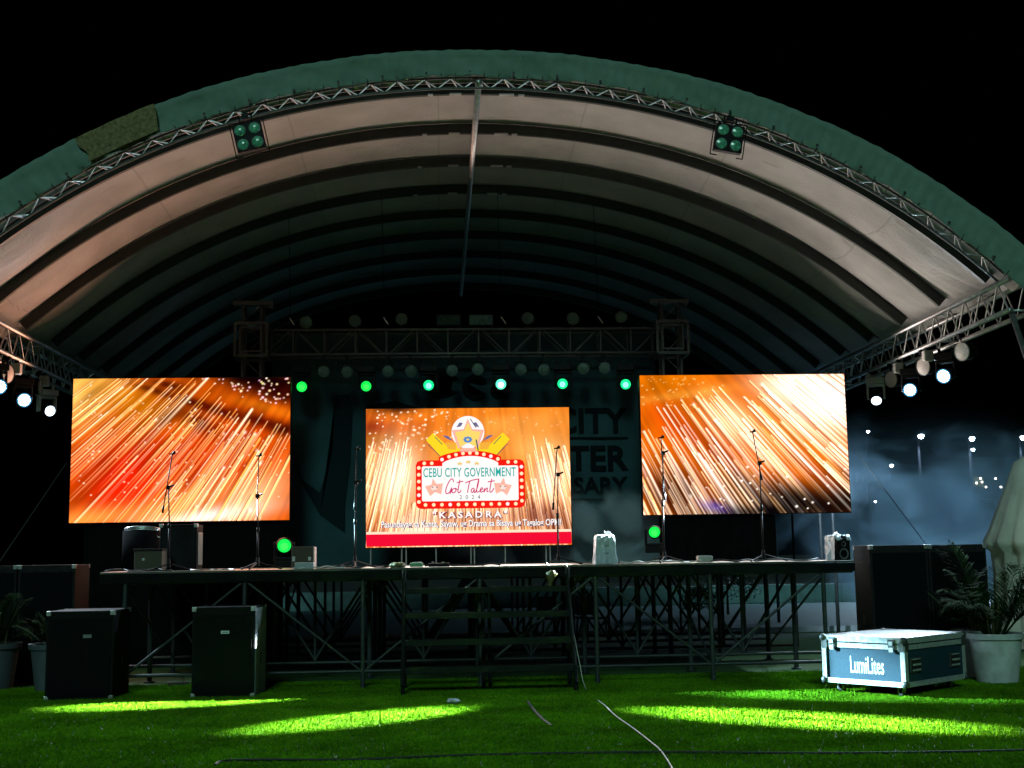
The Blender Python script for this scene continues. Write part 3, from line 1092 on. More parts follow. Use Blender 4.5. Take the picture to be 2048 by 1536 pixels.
for s, cx in ((-1, 868), (1, 1004)):
    scr_poly('peach_star', star(cx, 976, 19, 8.5, 0.15 * s), G_PEACH, 7)
    scr_poly('star_face', circ(cx + s, 977, 6, 12, 5), glow('led_pink', (1, 0.78, 0.7), 1), 8)
    for dx in (-4, 5):
        scr_poly('star_mark', circ(cx + dx, 975, 1.3, 8), G_DARK, 9)
    scr_poly('star_mark', [(cx - 3, 983), (cx, 981), (cx + 4, 983), (cx, 982)][::-1], G_DARK, 9)

# ------------------------------------------------------------------ printed backdrop behind the stage
YB = 21.35
bd = empty('backdrop_banner', (0.5, YB, 1.5), 'dark blue printed backdrop with city anniversary lettering behind the centre screen', 'banner')
bx0, bx1 = atY(545, 700, YB).x, atY(1310, 700, YB).x
nb = 70
vs = []
for z in np.linspace(1.52, 5.45, 8):
    for k in range(nb):
        x = bx0 + (bx1 - bx0) * k / (nb - 1)
        vs.append((x, YB + 0.012 * math.sin(k * 0.55) + 0.01 * math.sin(k * 0.21 + z), z))
MB().add(vs, [(j * nb + k, j * nb + k + 1, (j + 1) * nb + k + 1, (j + 1) * nb + k) for j in range(7) for k in range(nb - 1)]).build('banner_cloth', mat('backdrop_vinyl', (0.022, 0.055, 0.066), 0.85, spec=0.1, noise=0.35, nscale=1.3), bd, smooth=True)


def bpt(px, py):
    p = atY(px, py, YB)
    return (p.x, p.z)


def btext(txt, x0, x1, yt, yb, bold, nm):
    a, b_ = bpt(x0, yb), bpt(x1, yt)
    text_fit(nm, txt, a[0], b_[0], a[1], b_[1], YB - 0.028, M_DARKPRINT, bd, bold)


btext('CITY', 1108, 1254, 815, 868, 0.03, 'city_lettering')
btext('CHARTER', 952, 1256, 890, 945, 0.03, 'charter_lettering')
btext('ANNIVERSARY', 953, 1255, 953, 991, 0.03, 'anniversary_lettering')
btext('Lights, Nights, Sights', 1010, 1256, 1012, 1030, 0.01, 'motto_lettering')
flat('printed_line', [bpt(950, 875), bpt(1256, 874), bpt(1256, 878), bpt(950, 879)], M_DARKPRINT, bd, YB - 0.028)
flat('printed_line', [bpt(1010, 998), bpt(1258, 997), bpt(1258, 1001), bpt(1010, 1002)], M_DARKPRINT, bd, YB - 0.028)
flat('printed_shape', [bpt(582, 890), bpt(600, 960), bpt(640, 1030), bpt(690, 1065), bpt(690, 1010), bpt(700, 930), bpt(705, 820), bpt(698, 790), bpt(672, 790), bpt(665, 900), bpt(640, 985), bpt(605, 960)], mat('teal_print', (0.005, 0.014, 0.018), 0.85, spec=0.1), bd, YB - 0.028)
flat('printed_shape', [bpt(735, 812), bpt(790, 802), bpt(850, 820), bpt(735, 820)], M_DARKPRINT, bd, YB - 0.028)
for (cx, cy, rx, ry) in ((884, 770, 36, 27), (950, 775, 26, 26), (1000, 782, 20, 16)):
    flat('printed_script', [bpt(cx + rx * math.cos(a), cy + ry * math.sin(a)) for a in np.linspace(0.6, 5.9, 22)] + [bpt(cx + rx * 0.62 * math.cos(a), cy + ry * 0.62 * math.sin(a)) for a in np.linspace(5.9, 0.6, 22)], M_DARKPRINT, bd, YB - 0.028)

# ------------------------------------------------------------------ goalpost lighting truss over the back of the stage
YT = 20.62
truss = empty('lighting_truss', (0.4, YT, 1.5), 'grey goalpost lighting truss with two towers above the rear of the stage', 'truss')
ZU, ZL = 5.40, 4.99
xa, xb = -2.95, 3.72
mb = MB()
for dy in (0, 0.38):
    for z in (ZU, ZL):
        mb.bar((xa, YT + dy, z), (xb, YT + dy, z), 0.024, n=10)
beam = mb.build('cross_beam', M_STEEL, truss, smooth=True)
nbay = 13
dxb = (xb - xa) / nbay
for k in range(nbay + 1):
    x = xa + k * dxb
    for dy in (0, 0.38):
        rod('upright', (x, YT + dy, ZL), (x, YT + dy, ZU), 0.013, M_STEEL, beam)
    if k < nbay:
        for dy in (0, 0.38):
            if k % 2 == 0:
                rod('brace', (x + 0.05, YT + dy, ZL), (x + dxb - 0.05, YT + dy, ZU), 0.010, M_STEEL, beam)
            else:
                rod('brace', (x + 0.05, YT + dy, ZU), (x + dxb - 0.05, YT + dy, ZL), 0.010, M_STEEL, beam)
for tx0, tx1 in ((-3.27, -2.97), (3.75, 4.06)):
    mb = MB()
    for x in (tx0, tx1):
        for dy in (0.04, 0.34):
            mb.bar((x, YT + dy, 1.52), (x, YT + dy, 5.85), 0.026, n=10)
    tw = mb.build('tower', M_STEEL, truss, smooth=True)
    for k in range(14):
        z = 1.65 + k * 0.3
        rod('brace', (tx0 if k % 2 else tx1, YT + 0.04, z), (tx1 if k % 2 else tx0, YT + 0.04, z + 0.3), 0.010, M_STEEL, tw)
        rod('brace', (tx0, YT + (0.04 if k % 2 else 0.34), z), (tx0, YT + (0.34 if k % 2 else 0.04), z + 0.3), 0.010, M_STEEL, tw)
    xc = (tx0 + tx1) / 2
    # the sleeve block that rides on the tower: an open cage of square bars
    mb = MB()
    for sx_ in (-1, 1):
        for sy in (-1, 1):
            mb.box((xc + sx_ * 0.26, YT + 0.19 + sy * 0.26, 5.24), (0.045, 0.045, 0.56))
        for z in (4.97, 5.51):
            mb.box((xc + sx_ * 0.26, YT + 0.19, z), (0.043, 0.47, 0.05))
            mb.box((xc, YT + 0.19 + sx_ * 0.26, z), (0.47, 0.043, 0.05))
    mb.build('sleeve_block', M_STEEL, truss)
    mb = MB()
    for sx_ in (-1, 1):
        mb.box((xc + sx_ * 0.17, YT - 0.085, 5.24), (0.03, 0.02, 0.42))
        mb.box((xc, YT - 0.085, 5.24 + sx_ * 0.2), (0.31, 0.02, 0.03))
    mb.build('sleeve_frame', M_STEEL, truss)
    mb = MB()
    mb.box((xc, YT + 0.19, 5.89), (0.66, 0.16, 0.07))
    mb.bar((xc + 0.28, YT + 0.12, 5.84), (xc + 0.28, YT + 0.26, 5.84), 0.035)
    mb.build('tower_head', M_STEEL, truss)


# ------------------------------------------------------------------ lamps
def par_lamp(clamp, centre_, aim, r, label, group, lens=M_LENS, body=M_BLACK, stand=None):
    """a round wash lamp: hanging from clamp (or standing on it), body centre, aim direction"""
    clamp, c, a = Vector(clamp), Vector(centre_), Vector(aim).normalized()
    t = empty('par_lamp', clamp, label, 'stage lamp', group)
    side = a.cross(Vector((0, 0, 1))).normalized()
    mb = MB()
    mb.box(clamp, (0.05, 0.09, 0.07))
    pv = c
    top = clamp + (Vector((0, 0, -0.04)) if clamp.z > c.z else Vector((0, 0, 0.04)))
    cz = top.lerp(pv, 0.35)
    mb.bar(clamp, cz, 0.012, n=6)
    for s in (-1, 1):
        e_ = pv + side * s * (r + 0.03)
        k_ = cz + side * s * (r + 0.03)
        mb.bar(k_, e_, 0.009, n=6)
    mb.bar(cz + side * (r + 0.03), cz - side * (r + 0.03), 0.009, n=6)
    mb.build('yoke', M_BLACK, t)
    mb = MB()
    f0 = c + a * 0.10
    mb.bar(c - a * 0.14, c - a * 0.05, r * 0.65, r * 0.95, n=20)
    mb.bar(c - a * 0.05, f0, r * 0.95, r, n=20, caps=False)
    can = mb.build('can', body, t, smooth=True)
    MB().bar(f0 - a * 0.012, f0 + a * 0.012, r * 1.06, n=24, caps=False).build('lens_ring', M_RING, can, smooth=True)
    MB().disc(f0, a, r, 24, dome=0.02).build('lens', lens, can, smooth=True)
    return t


def moving_head(basec, aim, label, group, lens, hanging=True, white=False, r=0.085):
    """base box, two yoke arms and a tapered head with its lens"""
    b0, a = Vector(basec), Vector(aim).normalized()
    s = -1 if hanging else 1
    t = empty('moving_head', b0, label, 'moving light', group)
    h = Vector((a.x, a.y, 0)).normalized()
    side = h.cross(Vector((0, 0, 1))).normalized()
    rot = Matrix((side, h, Vector((0, 0, 1)))).transposed()
    mb = MB()
    mb.box(b0, (0.30, 0.24, 0.10), rot)
    if hanging:
        for q in (-0.1, 0.1):
            mb.box(b0 + side * q + Vector((0, 0, 0.09)), (0.04, 0.05, 0.09), rot)
    mb.build('base', M_WCASE if white else M_BLACK, t, bevel=0.012)
    pv = b0 + Vector((0, 0, s * 0.27))
    mb = MB()
    for q in (-1, 1):
        mb.box(b0 + side * q * 0.135 + Vector((0, 0, s * 0.185)), (0.04, 0.11, 0.27), rot)
    mb.box(b0 + Vector((0, 0, s * 0.075)), (0.28, 0.14, 0.05), rot)
    mb.build('yoke', M_WCASE if white else M_BLACK, t, bevel=0.012)
    mb = MB()
    mb.bar(pv - a * 0.15, pv - a * 0.08, r * 0.8, r * 1.12, n=20)
    mb.bar(pv - a * 0.08, pv + a * 0.10, r * 1.12, r * 1.22, n=20, caps=False)
    mb.bar(pv + a * 0.10, pv + a * 0.15, r * 1.22, r * 1.08, n=20, caps=False)
    head = mb.build('head', M_BLACK, t, smooth=True)
    MB().bar(pv + a * 0.14, pv + a * 0.155, r * 1.1, n=24, caps=False).build('lens_ring', M_RING, head, smooth=True)
    MB().disc(pv + a * 0.145, a, r, 24, dome=0.015).build('lens', lens, head, smooth=True)
    MB().disc(pv + a * 0.165 - Vector((0, 0, r * 0.12)), a, r * 0.55, 20).build('lens_core', CORE[lens.name], head)
    if lens.name == 'white_lens':
        MB().bar(pv + a * 0.15, pv + a * 0.156, r * 1.28, r * 1.02, n=28, caps=False).build('halo_ring', glow('blue_halo', (0.10, 0.42, 0.75), 0.9), head)  # blue glare halo of the lit lens imitated by an added glowing ring
    return t, pv + a * 0.18, a


def to_cam(p, dx=0, dz=0):
    return (Vector((dx, 0, EYE + dz)) - Vector(p))


CORE = {}
# six lit moving heads under the rear cross beam
GR = [glow('green_lens', (0.01, 0.95, 0.09), 1.1), glow('mint_lens', (0.01, 0.95, 0.28), 1.3), glow('pale_green_lens', (0.10, 1.0, 0.50), 1.8)]
CORE.update({'green_lens': glow('green_core', (0.03, 1.0, 0.06), 2.2), 'mint_lens': glow('mint_core', (0.15, 1.0, 0.55), 3.0), 'pale_green_lens': glow('pale_core', (0.75, 1.0, 0.9), 3.0), 'white_lens': glow('white_core', (0.95, 0.98, 1.0), 60.0), 'white_lens_side': glow('white_core_side', (0.85, 0.95, 1.0), 7.0)})
names = ['first', 'second', 'third', 'fourth', 'fifth', 'sixth']
for k, (px, py, gm_) in enumerate(((601, 773, 0), (732, 772, 0), (857, 770, 1), (1003, 768, 2), (1128, 767, 1), (1255, 768, 1))):
    c = atY(px, py, YT - 0.12)
    a = to_cam(c, random.uniform(-1.5, 1.5))
    moving_head((c.x, YT + 0.02, c.z + 0.285), a, f'{names[k]} moving light from the left under the rear truss, lens lit {["green", "green", "mint green", "almost white", "mint green", "mint green"][k]}', 'lit green moving lights under the rear truss', GR[gm_])
# unlit pars between them
for k, (pa, pb) in enumerate((((648, 742), (693, 741)), ((776, 740), (820, 740)), ((905, 740), (957, 738)), ((1043, 737), (1086, 737)), ((1167, 735), (1208, 735)))):
    for s, (px, py) in enumerate((pa, pb)):
        c = atY(px, py, YT - 0.06)
        a = to_cam(c, random.uniform(-4, 4), -random.uniform(1, 4.5))
        par_lamp((c.x, YT, ZL - 0.05), c, a, 0.095, f'unlit wash lamp, {"left" if s == 0 else "right"} one of the pair between the {names[k]} and {names[k + 1]} green lights', 'unlit wash lamps under the rear truss')
# six pars standing on top of the beam
for k, (px, py) in enumerate(((611, 643), (709, 641), (803, 638), (1055, 636), (1145, 636), (1243, 633))):
    c = atY(px, py, YT + 0.1)
    a = to_cam(c, random.uniform(-3, 3), -random.uniform(0, 3))
    side_ = ['left-hand group, leftmost', 'left-hand group, middle', 'left-hand group, nearest the floodlights', 'right-hand group, nearest the floodlights', 'right-hand group, middle', 'right-hand group, rightmost'][k]
    par_lamp((c.x, YT + 0.19, ZU + 0.05), c, a, 0.10, f'round wash lamp standing on top of the rear truss, {side_}', 'wash lamps on top of the rear truss')
# two rectangular floods
for k, px in enumerate((897, 962)):
    c = atY(px, 640, YT + 0.1)
    t = empty('floodlight', (c.x, YT + 0.19, ZU + 0.03), f'rectangular unlit floodlight on top of the rear truss, {["left and darker", "right and paler"][k]} of the two', 'floodlight', 'floodlights on top of the rear truss')
    MB().box((c.x, YT + 0.16, c.z), (0.42, 0.12, 0.20)).build('housing', M_BLACK, t, bevel=0.01)
    MB().box((c.x, YT + 0.095, c.z), (0.385, 0.012, 0.165)).build('glass', mat(f'flood_glass_{k}', [(0.035, 0.07, 0.068), (0.09, 0.18, 0.175)][k], 0.2, noise=0.3, nscale=20), t)
    mb = MB()
    for s in (-1, 1):
        mb.box((c.x + s * 0.2, YT + 0.19, (ZU + c.z) / 2 - 0.01), (0.02, 0.05, c.z - ZU - 0.02))
    mb.box((c.x, YT + 0.19, ZU + 0.035), (0.42, 0.06, 0.02))
    mb.build('bracket', M_BLACK, t)

# lamps on the eave trusses
WH = glow('white_lens', (0.80, 0.92, 1.0), 45.0)
WH2 = glow('white_lens_side', (0.72, 0.88, 1.0), 4.0)


def beam(loc, target, power, size, name='beam_light', blend=1.0, col=(0.78, 0.9, 1.0)):
    l = bpy.data.lights.new(name, 'SPOT')
    l.energy = power
    l.spot_size = R(size)
    l.spot_blend = blend
    l.color = col
    l.shadow_soft_size = 0.05
    o_ = bpy.data.objects.new(name, l)
    COL.objects.link(o_)
    o_.location = loc
    o_.rotation_euler = (Vector(target) - Vector(loc)).to_track_quat('-Z', 'Y').to_euler()


XR, XL = AX + HW, AX - HW
gl = 'moving lights on the side trusses'
ords = ['rearmost', 'middle', 'front', 'foremost']
# (x, y, z of lens), beam target on the lawn, power, cone
RIGHT = [((XR, 20.9, 4.17), (-5.0, 12.6, 0)), ((XR, 19.35, 4.15), (-0.75, 13.2, 0)), ((XR, 18.0, 4.18), (-2.9, 15.02, 0))]
LEFT = [((XL, 20.9, 4.12), (3.3, 12.5, 0)), ((XL, 19.6, 4.14), (3.35, 12.45, 0)), ((XL, 18.5, 4.20), (4.3, 14.45, 0.1))]
BEAM = {('R', 1): (640000, 6.3), ('R', 2): (430000, 6.2), ('R', 0): (0, 6), ('L', 0): (0, 6), ('L', 1): (620000, 6.3), ('L', 2): (100000, 8.0)}
for sd, arr in (('R', RIGHT), ('L', LEFT)):
    for k, (p, tg) in enumerate(arr):
        p = Vector(p)
        aim = Vector(tg) - p
        if k > 0:
            aim = to_cam(p, 0, 0).normalized() * 0.55 + aim.normalized() * 0.45
        else:
            aim = Vector((-0.28 if sd == 'R' else 0.28, -0.75, -0.62)) if sd == 'R' else Vector((0.75, -0.85, -0.35))
        base = p - aim.normalized() * 0.145 + Vector((0, 0, 0.27))
        t, lp, a = moving_head(base, aim, f'{ords[k]} white-lit moving light under the {"right" if sd == "R" else "left"} side truss', gl, WH if k > 0 else WH2, white=(k == 0))
        pw, cs = BEAM[(sd, k)]
        if pw:
            beam(lp + a * 0.03, tg, pw, cs, col=(0.45, 0.86, 1.0) if (sd, k) == ('L', 2) else (0.84, 0.94, 1.0))
        # the light that spills out of the lens to the sides
        l_ = bpy.data.lights.new('lens_spill', 'SPOT')
        l_.spot_size = R(112)
        l_.spot_blend = 1.0
        l_.energy = (1700 if sd == 'R' else 1100) * (1 if k > 0 else 0.4)
        l_.color = (0.62, 0.84, 1.0)
        l_.shadow_soft_size = 0.06
        lo_ = bpy.data.objects.new('lens_spill', l_)
        COL.objects.link(lo_)
        lo_.location = lp + a * 0.08
        lo_.rotation_euler = a.to_track_quat('-Z', 'Y').to_euler()
PK = mat('pale_lens_glass', (0.62, 0.58, 0.54), 0.35, noise=0.15, nscale=40)
for k, y in enumerate((20.1, 18.7, 17.25)):
    c = Vector((XR + 0.05, y, 4.43))
    par_lamp((XR, y + 0.1, ZB - 0.06), c, (-0.9, -0.42, -0.1), 0.13, f'{ords[k]} unlit wash lamp under the right side truss, pale tilted lens', 'unlit wash lamps under the side trusses', lens=PK)
for k, y in enumerate((20.2, 18.75)):
    c = Vector((XL - 0.05, y, 4.43))
    par_lamp((XL, y + 0.1, ZB - 0.06), c, (0.93, -0.3, -0.1) if k else (0.99, 0.1, -0.05), 0.13, f'{["rearmost", "front"][k]} unlit wash lamp under the left side truss, pale tilted lens', 'unlit wash lamps under the side trusses', lens=PK)
for sd, X, ys2 in (('right', XR, (21.15, 19.8, 18.55)), ('left', XL, (20.55, 19.2, 18.1))):
    for k, y in enumerate(ys2):
        t = empty('junction_box', (X, y, ZB), f'{ords[k]} small pale power box clamped under the {sd} side truss', 'power box', 'power boxes under the side trusses')
        MB().box((X, y, ZB - 0.16), (0.15, 0.12, 0.17)).build('box', M_WCASE, t, bevel=0.02)
        MB().box((X, y, ZB - 0.06), (0.05, 0.06, 0.06)).build('clamp', M_BLACK, t)

# two four-eyed blinders on the front arch
for s, (cx, rot) in enumerate(((-2.42, R(-13)), (3.79, R(10)))):
    cz = 7.0
    t = empty('blinder_lamp', (cx, YF - 0.02, cz + 0.25), f'four-eyed square blinder lamp on the front arch, {["left one tilted down to the left", "right one tilted down to the right"][s]}', 'stage lamp', 'four-eyed blinders on the front arch')
    c = Vector((cx, YF - 0.05, cz))
    ex, ez = Vector((math.cos(rot), 0, -math.sin(rot))), Vector((math.sin(rot), 0, math.cos(rot)))
    rm = Matrix((ex, Vector((0, 1, 0)), ez)).transposed()
    MB().box(c, (0.37, 0.10, 0.37), rm).build('housing', M_BLACK, t, bevel=0.012)
    mb = MB()
    for q in (-1, 1):
        mb.bar(c + ex * q * 0.215 + ez * 0.22, c + ex * q * 0.215 - ez * 0.24, 0.008, n=6)
        mb.bar(c + ex * q * 0.215 - ez * 0.24, c + ex * q * 0.13 - ez * 0.24, 0.008, n=6)
        mb.bar(c + ex * q * 0.08 + ez * 0.18, c + ex * q * 0.08 + ez * 0.33 + Vector((0, 0.08, 0)), 0.008, n=6)
    mb.bar(c + ex * 0.215 + ez * 0.22, c - ex * 0.215 + ez * 0.22, 0.008, n=6)
    mb.box(c + ez * 0.30 + Vector((0, 0.06, 0)), (0.08, 0.10, 0.08), rm)
    mb.build('yoke', M_BLACK, t)
    for qx in (-1, 1):
        for qz in (-1, 1):
            o_ = c + ex * qx * 0.093 + ez * qz * 0.093
            MB().bar(o_ + Vector((0, -0.05, 0)), o_ + Vector((0, -0.062, 0)), 0.076, 0.073, n=24).build('lens_ring', mat('blinder_ring', (0.30, 0.40, 0.35), 0.3, 0.4), t, smooth=True)
            MB().disc(o_ + Vector((0, -0.064, 0)), (0, -1, 0), 0.066, 24, dome=0.012).build('lens', mat('blinder_glass', (0.10, 0.36, 0.22), 0.12, noise=0.5, nscale=26), t, smooth=True)

# ------------------------------------------------------------------ the stage
SX0, SX1, SY0, SY1, SZ = -4.31, 5.38, 16.2, 22.4, 1.51
stage = empty('stage', (0.5, SY0, 0), 'raised dark stage deck on scaffold posts with diagonal braces', 'stage')
pw = 1.2
ny_, nx_ = 5, 8
for i in range(nx_):
    for j in range(ny_):
        xa_, xb_ = SX0 + (SX1 - SX0) * i / nx_, SX0 + (SX1 - SX0) * (i + 1) / nx_
        ya_, yb_ = SY0 + (SY1 - SY0) * j / ny_, SY0 + (SY1 - SY0) * (j + 1) / ny_
        MB().box(((xa_ + xb_) / 2, (ya_ + yb_) / 2, SZ - 0.012 + random.uniform(-0.002, 0.002)), (xb_ - xa_ - 0.006, yb_ - ya_ - 0.006, 0.024)).build('deck_panel', M_DECK, stage)
MB().box(((SX0 + SX1) / 2, SY0 + 0.03, SZ - 0.085), (SX1 - SX0, 0.05, 0.11)).build('fascia', M_FASCIA, stage)
PX = [-4.0 + 1.494 * k for k in range(7)]
for row, yr in enumerate((SY0 + 0.06, 19.2, 22.3, 20.7, 17.7)):
    for z, r_ in ((SZ - 0.135, 0.026), (0.22, 0.022)):
        rod('rail', (SX0 + 0.02, yr, z), (SX1 - 0.02, yr, z), r_, M_SCAF, stage)
    for k, x in enumerate(PX):
        rod('post', (x, yr, 0.0), (x, yr, SZ - 0.14), 0.03 if row == 0 else 0.035, M_SCAF, stage)
        rod('base_plate', (x, yr, 0.002), (x, yr, 0.02), 0.075, M_SCAF, stage)
        if k < 6:
            if row == 0:
                up = k in (0, 2, 3, 5)
                rod('diagonal_brace', (x + 0.04, yr, 0.24 if up else SZ - 0.16), (PX[k + 1] - 0.04, yr, SZ - 0.16 if up else 0.24), 0.017, M_SCAF, stage)
            else:
                xm = (x + PX[k + 1]) / 2
                rod('upright', (xm, yr, 0.2), (xm, yr, SZ - 0.14), 0.022, M_SCAF, stage)
                for xe in (x + 0.04, PX[k + 1] - 0.04):
                    rod('diagonal_brace', (xe, yr, SZ - 0.16), (xm, yr, 0.26), 0.02, M_SCAF, stage)
for k, x in enumerate(PX):
    rod('joist', (x, SY0 + 0.1, SZ - 0.06), (x, SY1 - 0.05, SZ - 0.06), 0.028, M_SCAF, stage)
    rod('diagonal_brace', (x, SY0 + 0.1, 0.25 if k % 2 else 1.3), (x, 19.1, 1.3 if k % 2 else 0.25), 0.016, M_SCAF, stage)
    rod('diagonal_brace', (x, 19.3, 0.25 if k % 2 else 1.3), (x, 22.2, 1.3 if k % 2 else 0.25), 0.016, M_SCAF, stage)

# front steps
st = empty('steps', (0.5, SY0 - 0.5, 0), 'wide dark open metal steps leading up to the middle of the stage', 'steps')
sxa, sxb = -0.48, 1.60
for k, (z, y) in enumerate(((1.23, 16.08), (0.93, 15.86), (0.62, 15.64), (0.31, 15.42))):
    MB().box(((sxa + sxb) / 2, y, z), (sxb - sxa - 0.05, 0.24, 0.045)).build('tread', M_TREAD, st, bevel=0.004)
    MB().box(((sxa + sxb) / 2, y - 0.125, z - 0.012), (sxb - sxa - 0.05, 0.008, 0.075)).build('nosing', M_TREAD, st)
for x in (sxa, sxb):
    rod('stringer', (x, 16.17, 1.40), (x, 15.3, 0.12), 0.028, M_TREAD, st)
    rod('post', (x, 15.34, 0.0), (x, 15.34, 0.32), 0.024, M_TREAD, st)
    rod('post', (x, 16.1, 0.0), (x, 16.1, 1.48), 0.026, M_TREAD, st)
for x in ((sxa + sxb) / 2 - 0.05, (sxa + sxb) / 2 + 0.03):
    rod('post', (x, 16.0, 0.0), (x, 16.0, 1.20), 0.022, M_TREAD, st)


# ------------------------------------------------------------------ microphone stands
def mic_stand(px, pyb, pyt, label, y, pc, top, tail, legs_a):
    """px/pyb foot, clutch height px pc, boom top and boom tail in photograph units at depth y"""
    f = Vector((atY(px, pyb, y).x, y, SZ))
    t = empty('microphone_stand', f, label, 'microphone stand', 'microphone stands along the stage front')
    cl = atY(*pc, y)
    cl.x = f.x + (cl.x - f.x)
    mb = MB()
    mb.bar(f + Vector((0, 0, 0.06)), Vector((f.x, y, f.z + (cl.z - f.z) * 0.55)), 0.0125, n=10)
    mb.bar(Vector((f.x, y, f.z + (cl.z - f.z) * 0.52)), cl, 0.0085, n=10)
    mb.bar(Vector((f.x, y, f.z + (cl.z - f.z) * 0.51)), Vector((f.x, y, f.z + (cl.z - f.z) * 0.57)), 0.019, n=10)
    mb.build('pole', M_BLACK, t, smooth=True)
    MB().box(cl, (0.05, 0.045, 0.05)).bar(cl + Vector((0.02, 0, 0.01)), cl + Vector((0.07, -0.02, 0.03)), 0.012).build('boom_clutch', M_BLACK, t)
    tp = atY(*top, y - 0.05)
    tl = atY(*tail, y)
    mb = MB()
    mb.bar(tl, tp, 0.0075, n=8)
    if (tl - cl).length > 0.12:
        mb.bar(tl, tl.lerp(tp, 0.12), 0.015, n=8)
    mb.build('boom', M_BLACK, t, smooth=True)
    mb = MB()
    mb.bar(tp, tp + Vector((0.03, -0.02, 0.03)), 0.014, 0.017, n=8)
    mb.bar(tp + Vector((-0.04, 0, 0.0)), tp + Vector((0.04, -0.01, 0.005)), 0.009, n=8)
    mb.build('microphone_clip', M_BLACK, t)
    mb = MB()
    mb.bar(f + Vector((0, 0, 0.05)), f + Vector((0, 0, 0.16)), 0.03, 0.018, n=10)
    mb.build('hub', M_BLACK, t)
    for k in range(3):
        a = R(legs_a + 120 * k)
        d = Vector((math.cos(a), math.sin(a), 0))
        lg = MB().bar(f + d * 0.02 + Vector((0, 0, 0.09)), f + d * 0.30 + Vector((0, 0, 0.014)), 0.0095, n=8).build('leg', M_BLACK, t)
        MB().bar(f + d * 0.28 + Vector((0, 0, 0.018)), f + d * 0.32 + Vector((0, 0, 0.014)), 0.0135, n=8).build('rubber_foot', M_RUB, lg)
    return t


YM = 16.65
mic_stand(337, 1137, 905, 'leftmost microphone stand, boom folded with its tail hanging down to the left', YM, (337, 975), (345, 908), (325, 1026), -12)
mic_stand(515, 1137, 905, 'second microphone stand from the left, before the right edge of the left screen', YM, (515, 992), (518, 912), (514, 1000), 20)
mic_stand(710, 1132, 895, 'third microphone stand from the left, beside the left edge of the centre screen', YM, (712, 965), (714, 898), (709, 1020), 35)
mic_stand(1117, 1124, 895, 'fourth microphone stand, before the right edge of the centre screen', YM, (1116, 949), (1114, 897), (1106, 1020), -6)
mic_stand(1329, 1122, 870, 'fifth microphone stand, before the left part of the right screen, boom upright', YM, (1326, 906), (1322, 876), (1330, 1000), 10)
mic_stand(1527, 1118, 865, 'rightmost microphone stand, tilted boom before the middle of the right screen', YM, (1519, 926), (1505, 864), (1524, 960), -15)


# ------------------------------------------------------------------ things lying on the deck
def box_thing(name, c, s, material, label, cat, parts=(), rotz=0, bevel=0.008):
    t = empty(name, (c[0], c[1], c[2] - s[2] / 2), label, cat)
    rm = Matrix.Rotation(rotz, 3, 'Z')
    MB().box(c, s, rm).build('body', material, t, bevel=bevel)
    for nm, off, sz, mt in parts:
        MB().box(Vector(c) + rm @ Vector(off), sz, rm).build(nm, mt, t, bevel=0.004)
    return t


def deck(px, py, y, h):
    p = atY(px, py, y)
    return Vector((p.x, y, SZ + h / 2))


# amp cabinet behind the first mic stand
c = deck(362, 1135, 17.6, 0.62)
box_thing('speaker_cabinet', c, (0.50, 0.42, 0.62), M_BLACKTEX, 'upright black speaker cabinet on the deck behind the leftmost microphone stand', 'speaker', [('grille', (0, -0.215, 0), (0.44, 0.012, 0.56), M_BLACK), ('corner', (0.235, -0.2, 0.295), (0.05, 0.05, 0.05), M_ALU), ('corner', (-0.235, -0.2, 0.295), (0.05, 0.05, 0.05), M_ALU), ('rack_panel', (0.256, 0, -0.02), (0.012, 0.30, 0.44), M_RING)])
c = deck(301, 1135, 17.0, 0.27)
t = box_thing('instrument_box', c, (0.36, 0.3, 0.27), M_CARD, 'low brown box on the deck left of the leftmost microphone stand', 'box', [('lid', (0, 0, 0.145), (0.38, 0.32, 0.03), M_BLACK), ('badge', (-0.06, -0.153, 0.02), (0.035, 0.006, 0.03), M_ALU)])
# barrel shaped fan / drum behind it with a shiny rim
c = deck(285, 1060, 18.2, 0.62)
t = empty('covered_drum', (c.x, c.y, SZ), 'round black covered drum with shiny wrapped rim behind the brown box', 'drum')
MB().bar((c.x, c.y, SZ), (c.x, c.y, SZ + 0.56), 0.27, n=28).build('shell', M_CLOTH, t, smooth=True)
mb = MB()
for k in range(3):
    mb.tube([(c.x + 0.25 * math.cos(a), c.y - 0.22 * abs(math.sin(a)) * 0.6, SZ + 0.53 + 0.05 * k * 0.4 + 0.05 * math.sin(a)) for a in np.linspace(0.1, 3.0, 14)], 0.012, n=6)
mb.tube([(c.x + 0.27 + 0.05 * math.cos(a), c.y - 0.12, SZ + 0.52 + 0.055 * math.sin(a)) for a in np.linspace(0, 6.28, 16)], 0.009, n=6)
mb.build('rim', M_ALU, t, smooth=True)

# moving heads standing on the deck
c = atY(567, 1073, 18.9)
moving_head((c.x, 19.0, SZ + 0.06), to_cam(c), 'green-lit moving light standing on the deck below the left screen', 'green moving lights standing on the deck', GR[0], hanging=False, r=0.10)
c = atY(1311, 1064, 19.3)
moving_head((c.x, 19.4, c.z - 0.27), to_cam(c), 'green-lit moving light standing on the deck below the right screen', 'green moving lights standing on the deck', GR[0], hanging=False, r=0.085)
c = deck(607, 1128, 18.0, 0.30)
box_thing('crate', c, (0.30, 0.3, 0.30), M_CARD, 'dark crate with bright end panel behind the small grey box', 'crate', [('end_panel', (0.158, 0, 0), (0.02, 0.28, 0.29), mat('pinkish_panel', (0.5, 0.38, 0.36), 0.6)), ('latch', (-0.12, -0.153, -0.02), (0.04, 0.01, 0.07), M_ALU), ('latch', (0.10, -0.153, -0.02), (0.04, 0.01, 0.05), M_ALU)])
c = deck(610, 1133, 16.5, 0.085)
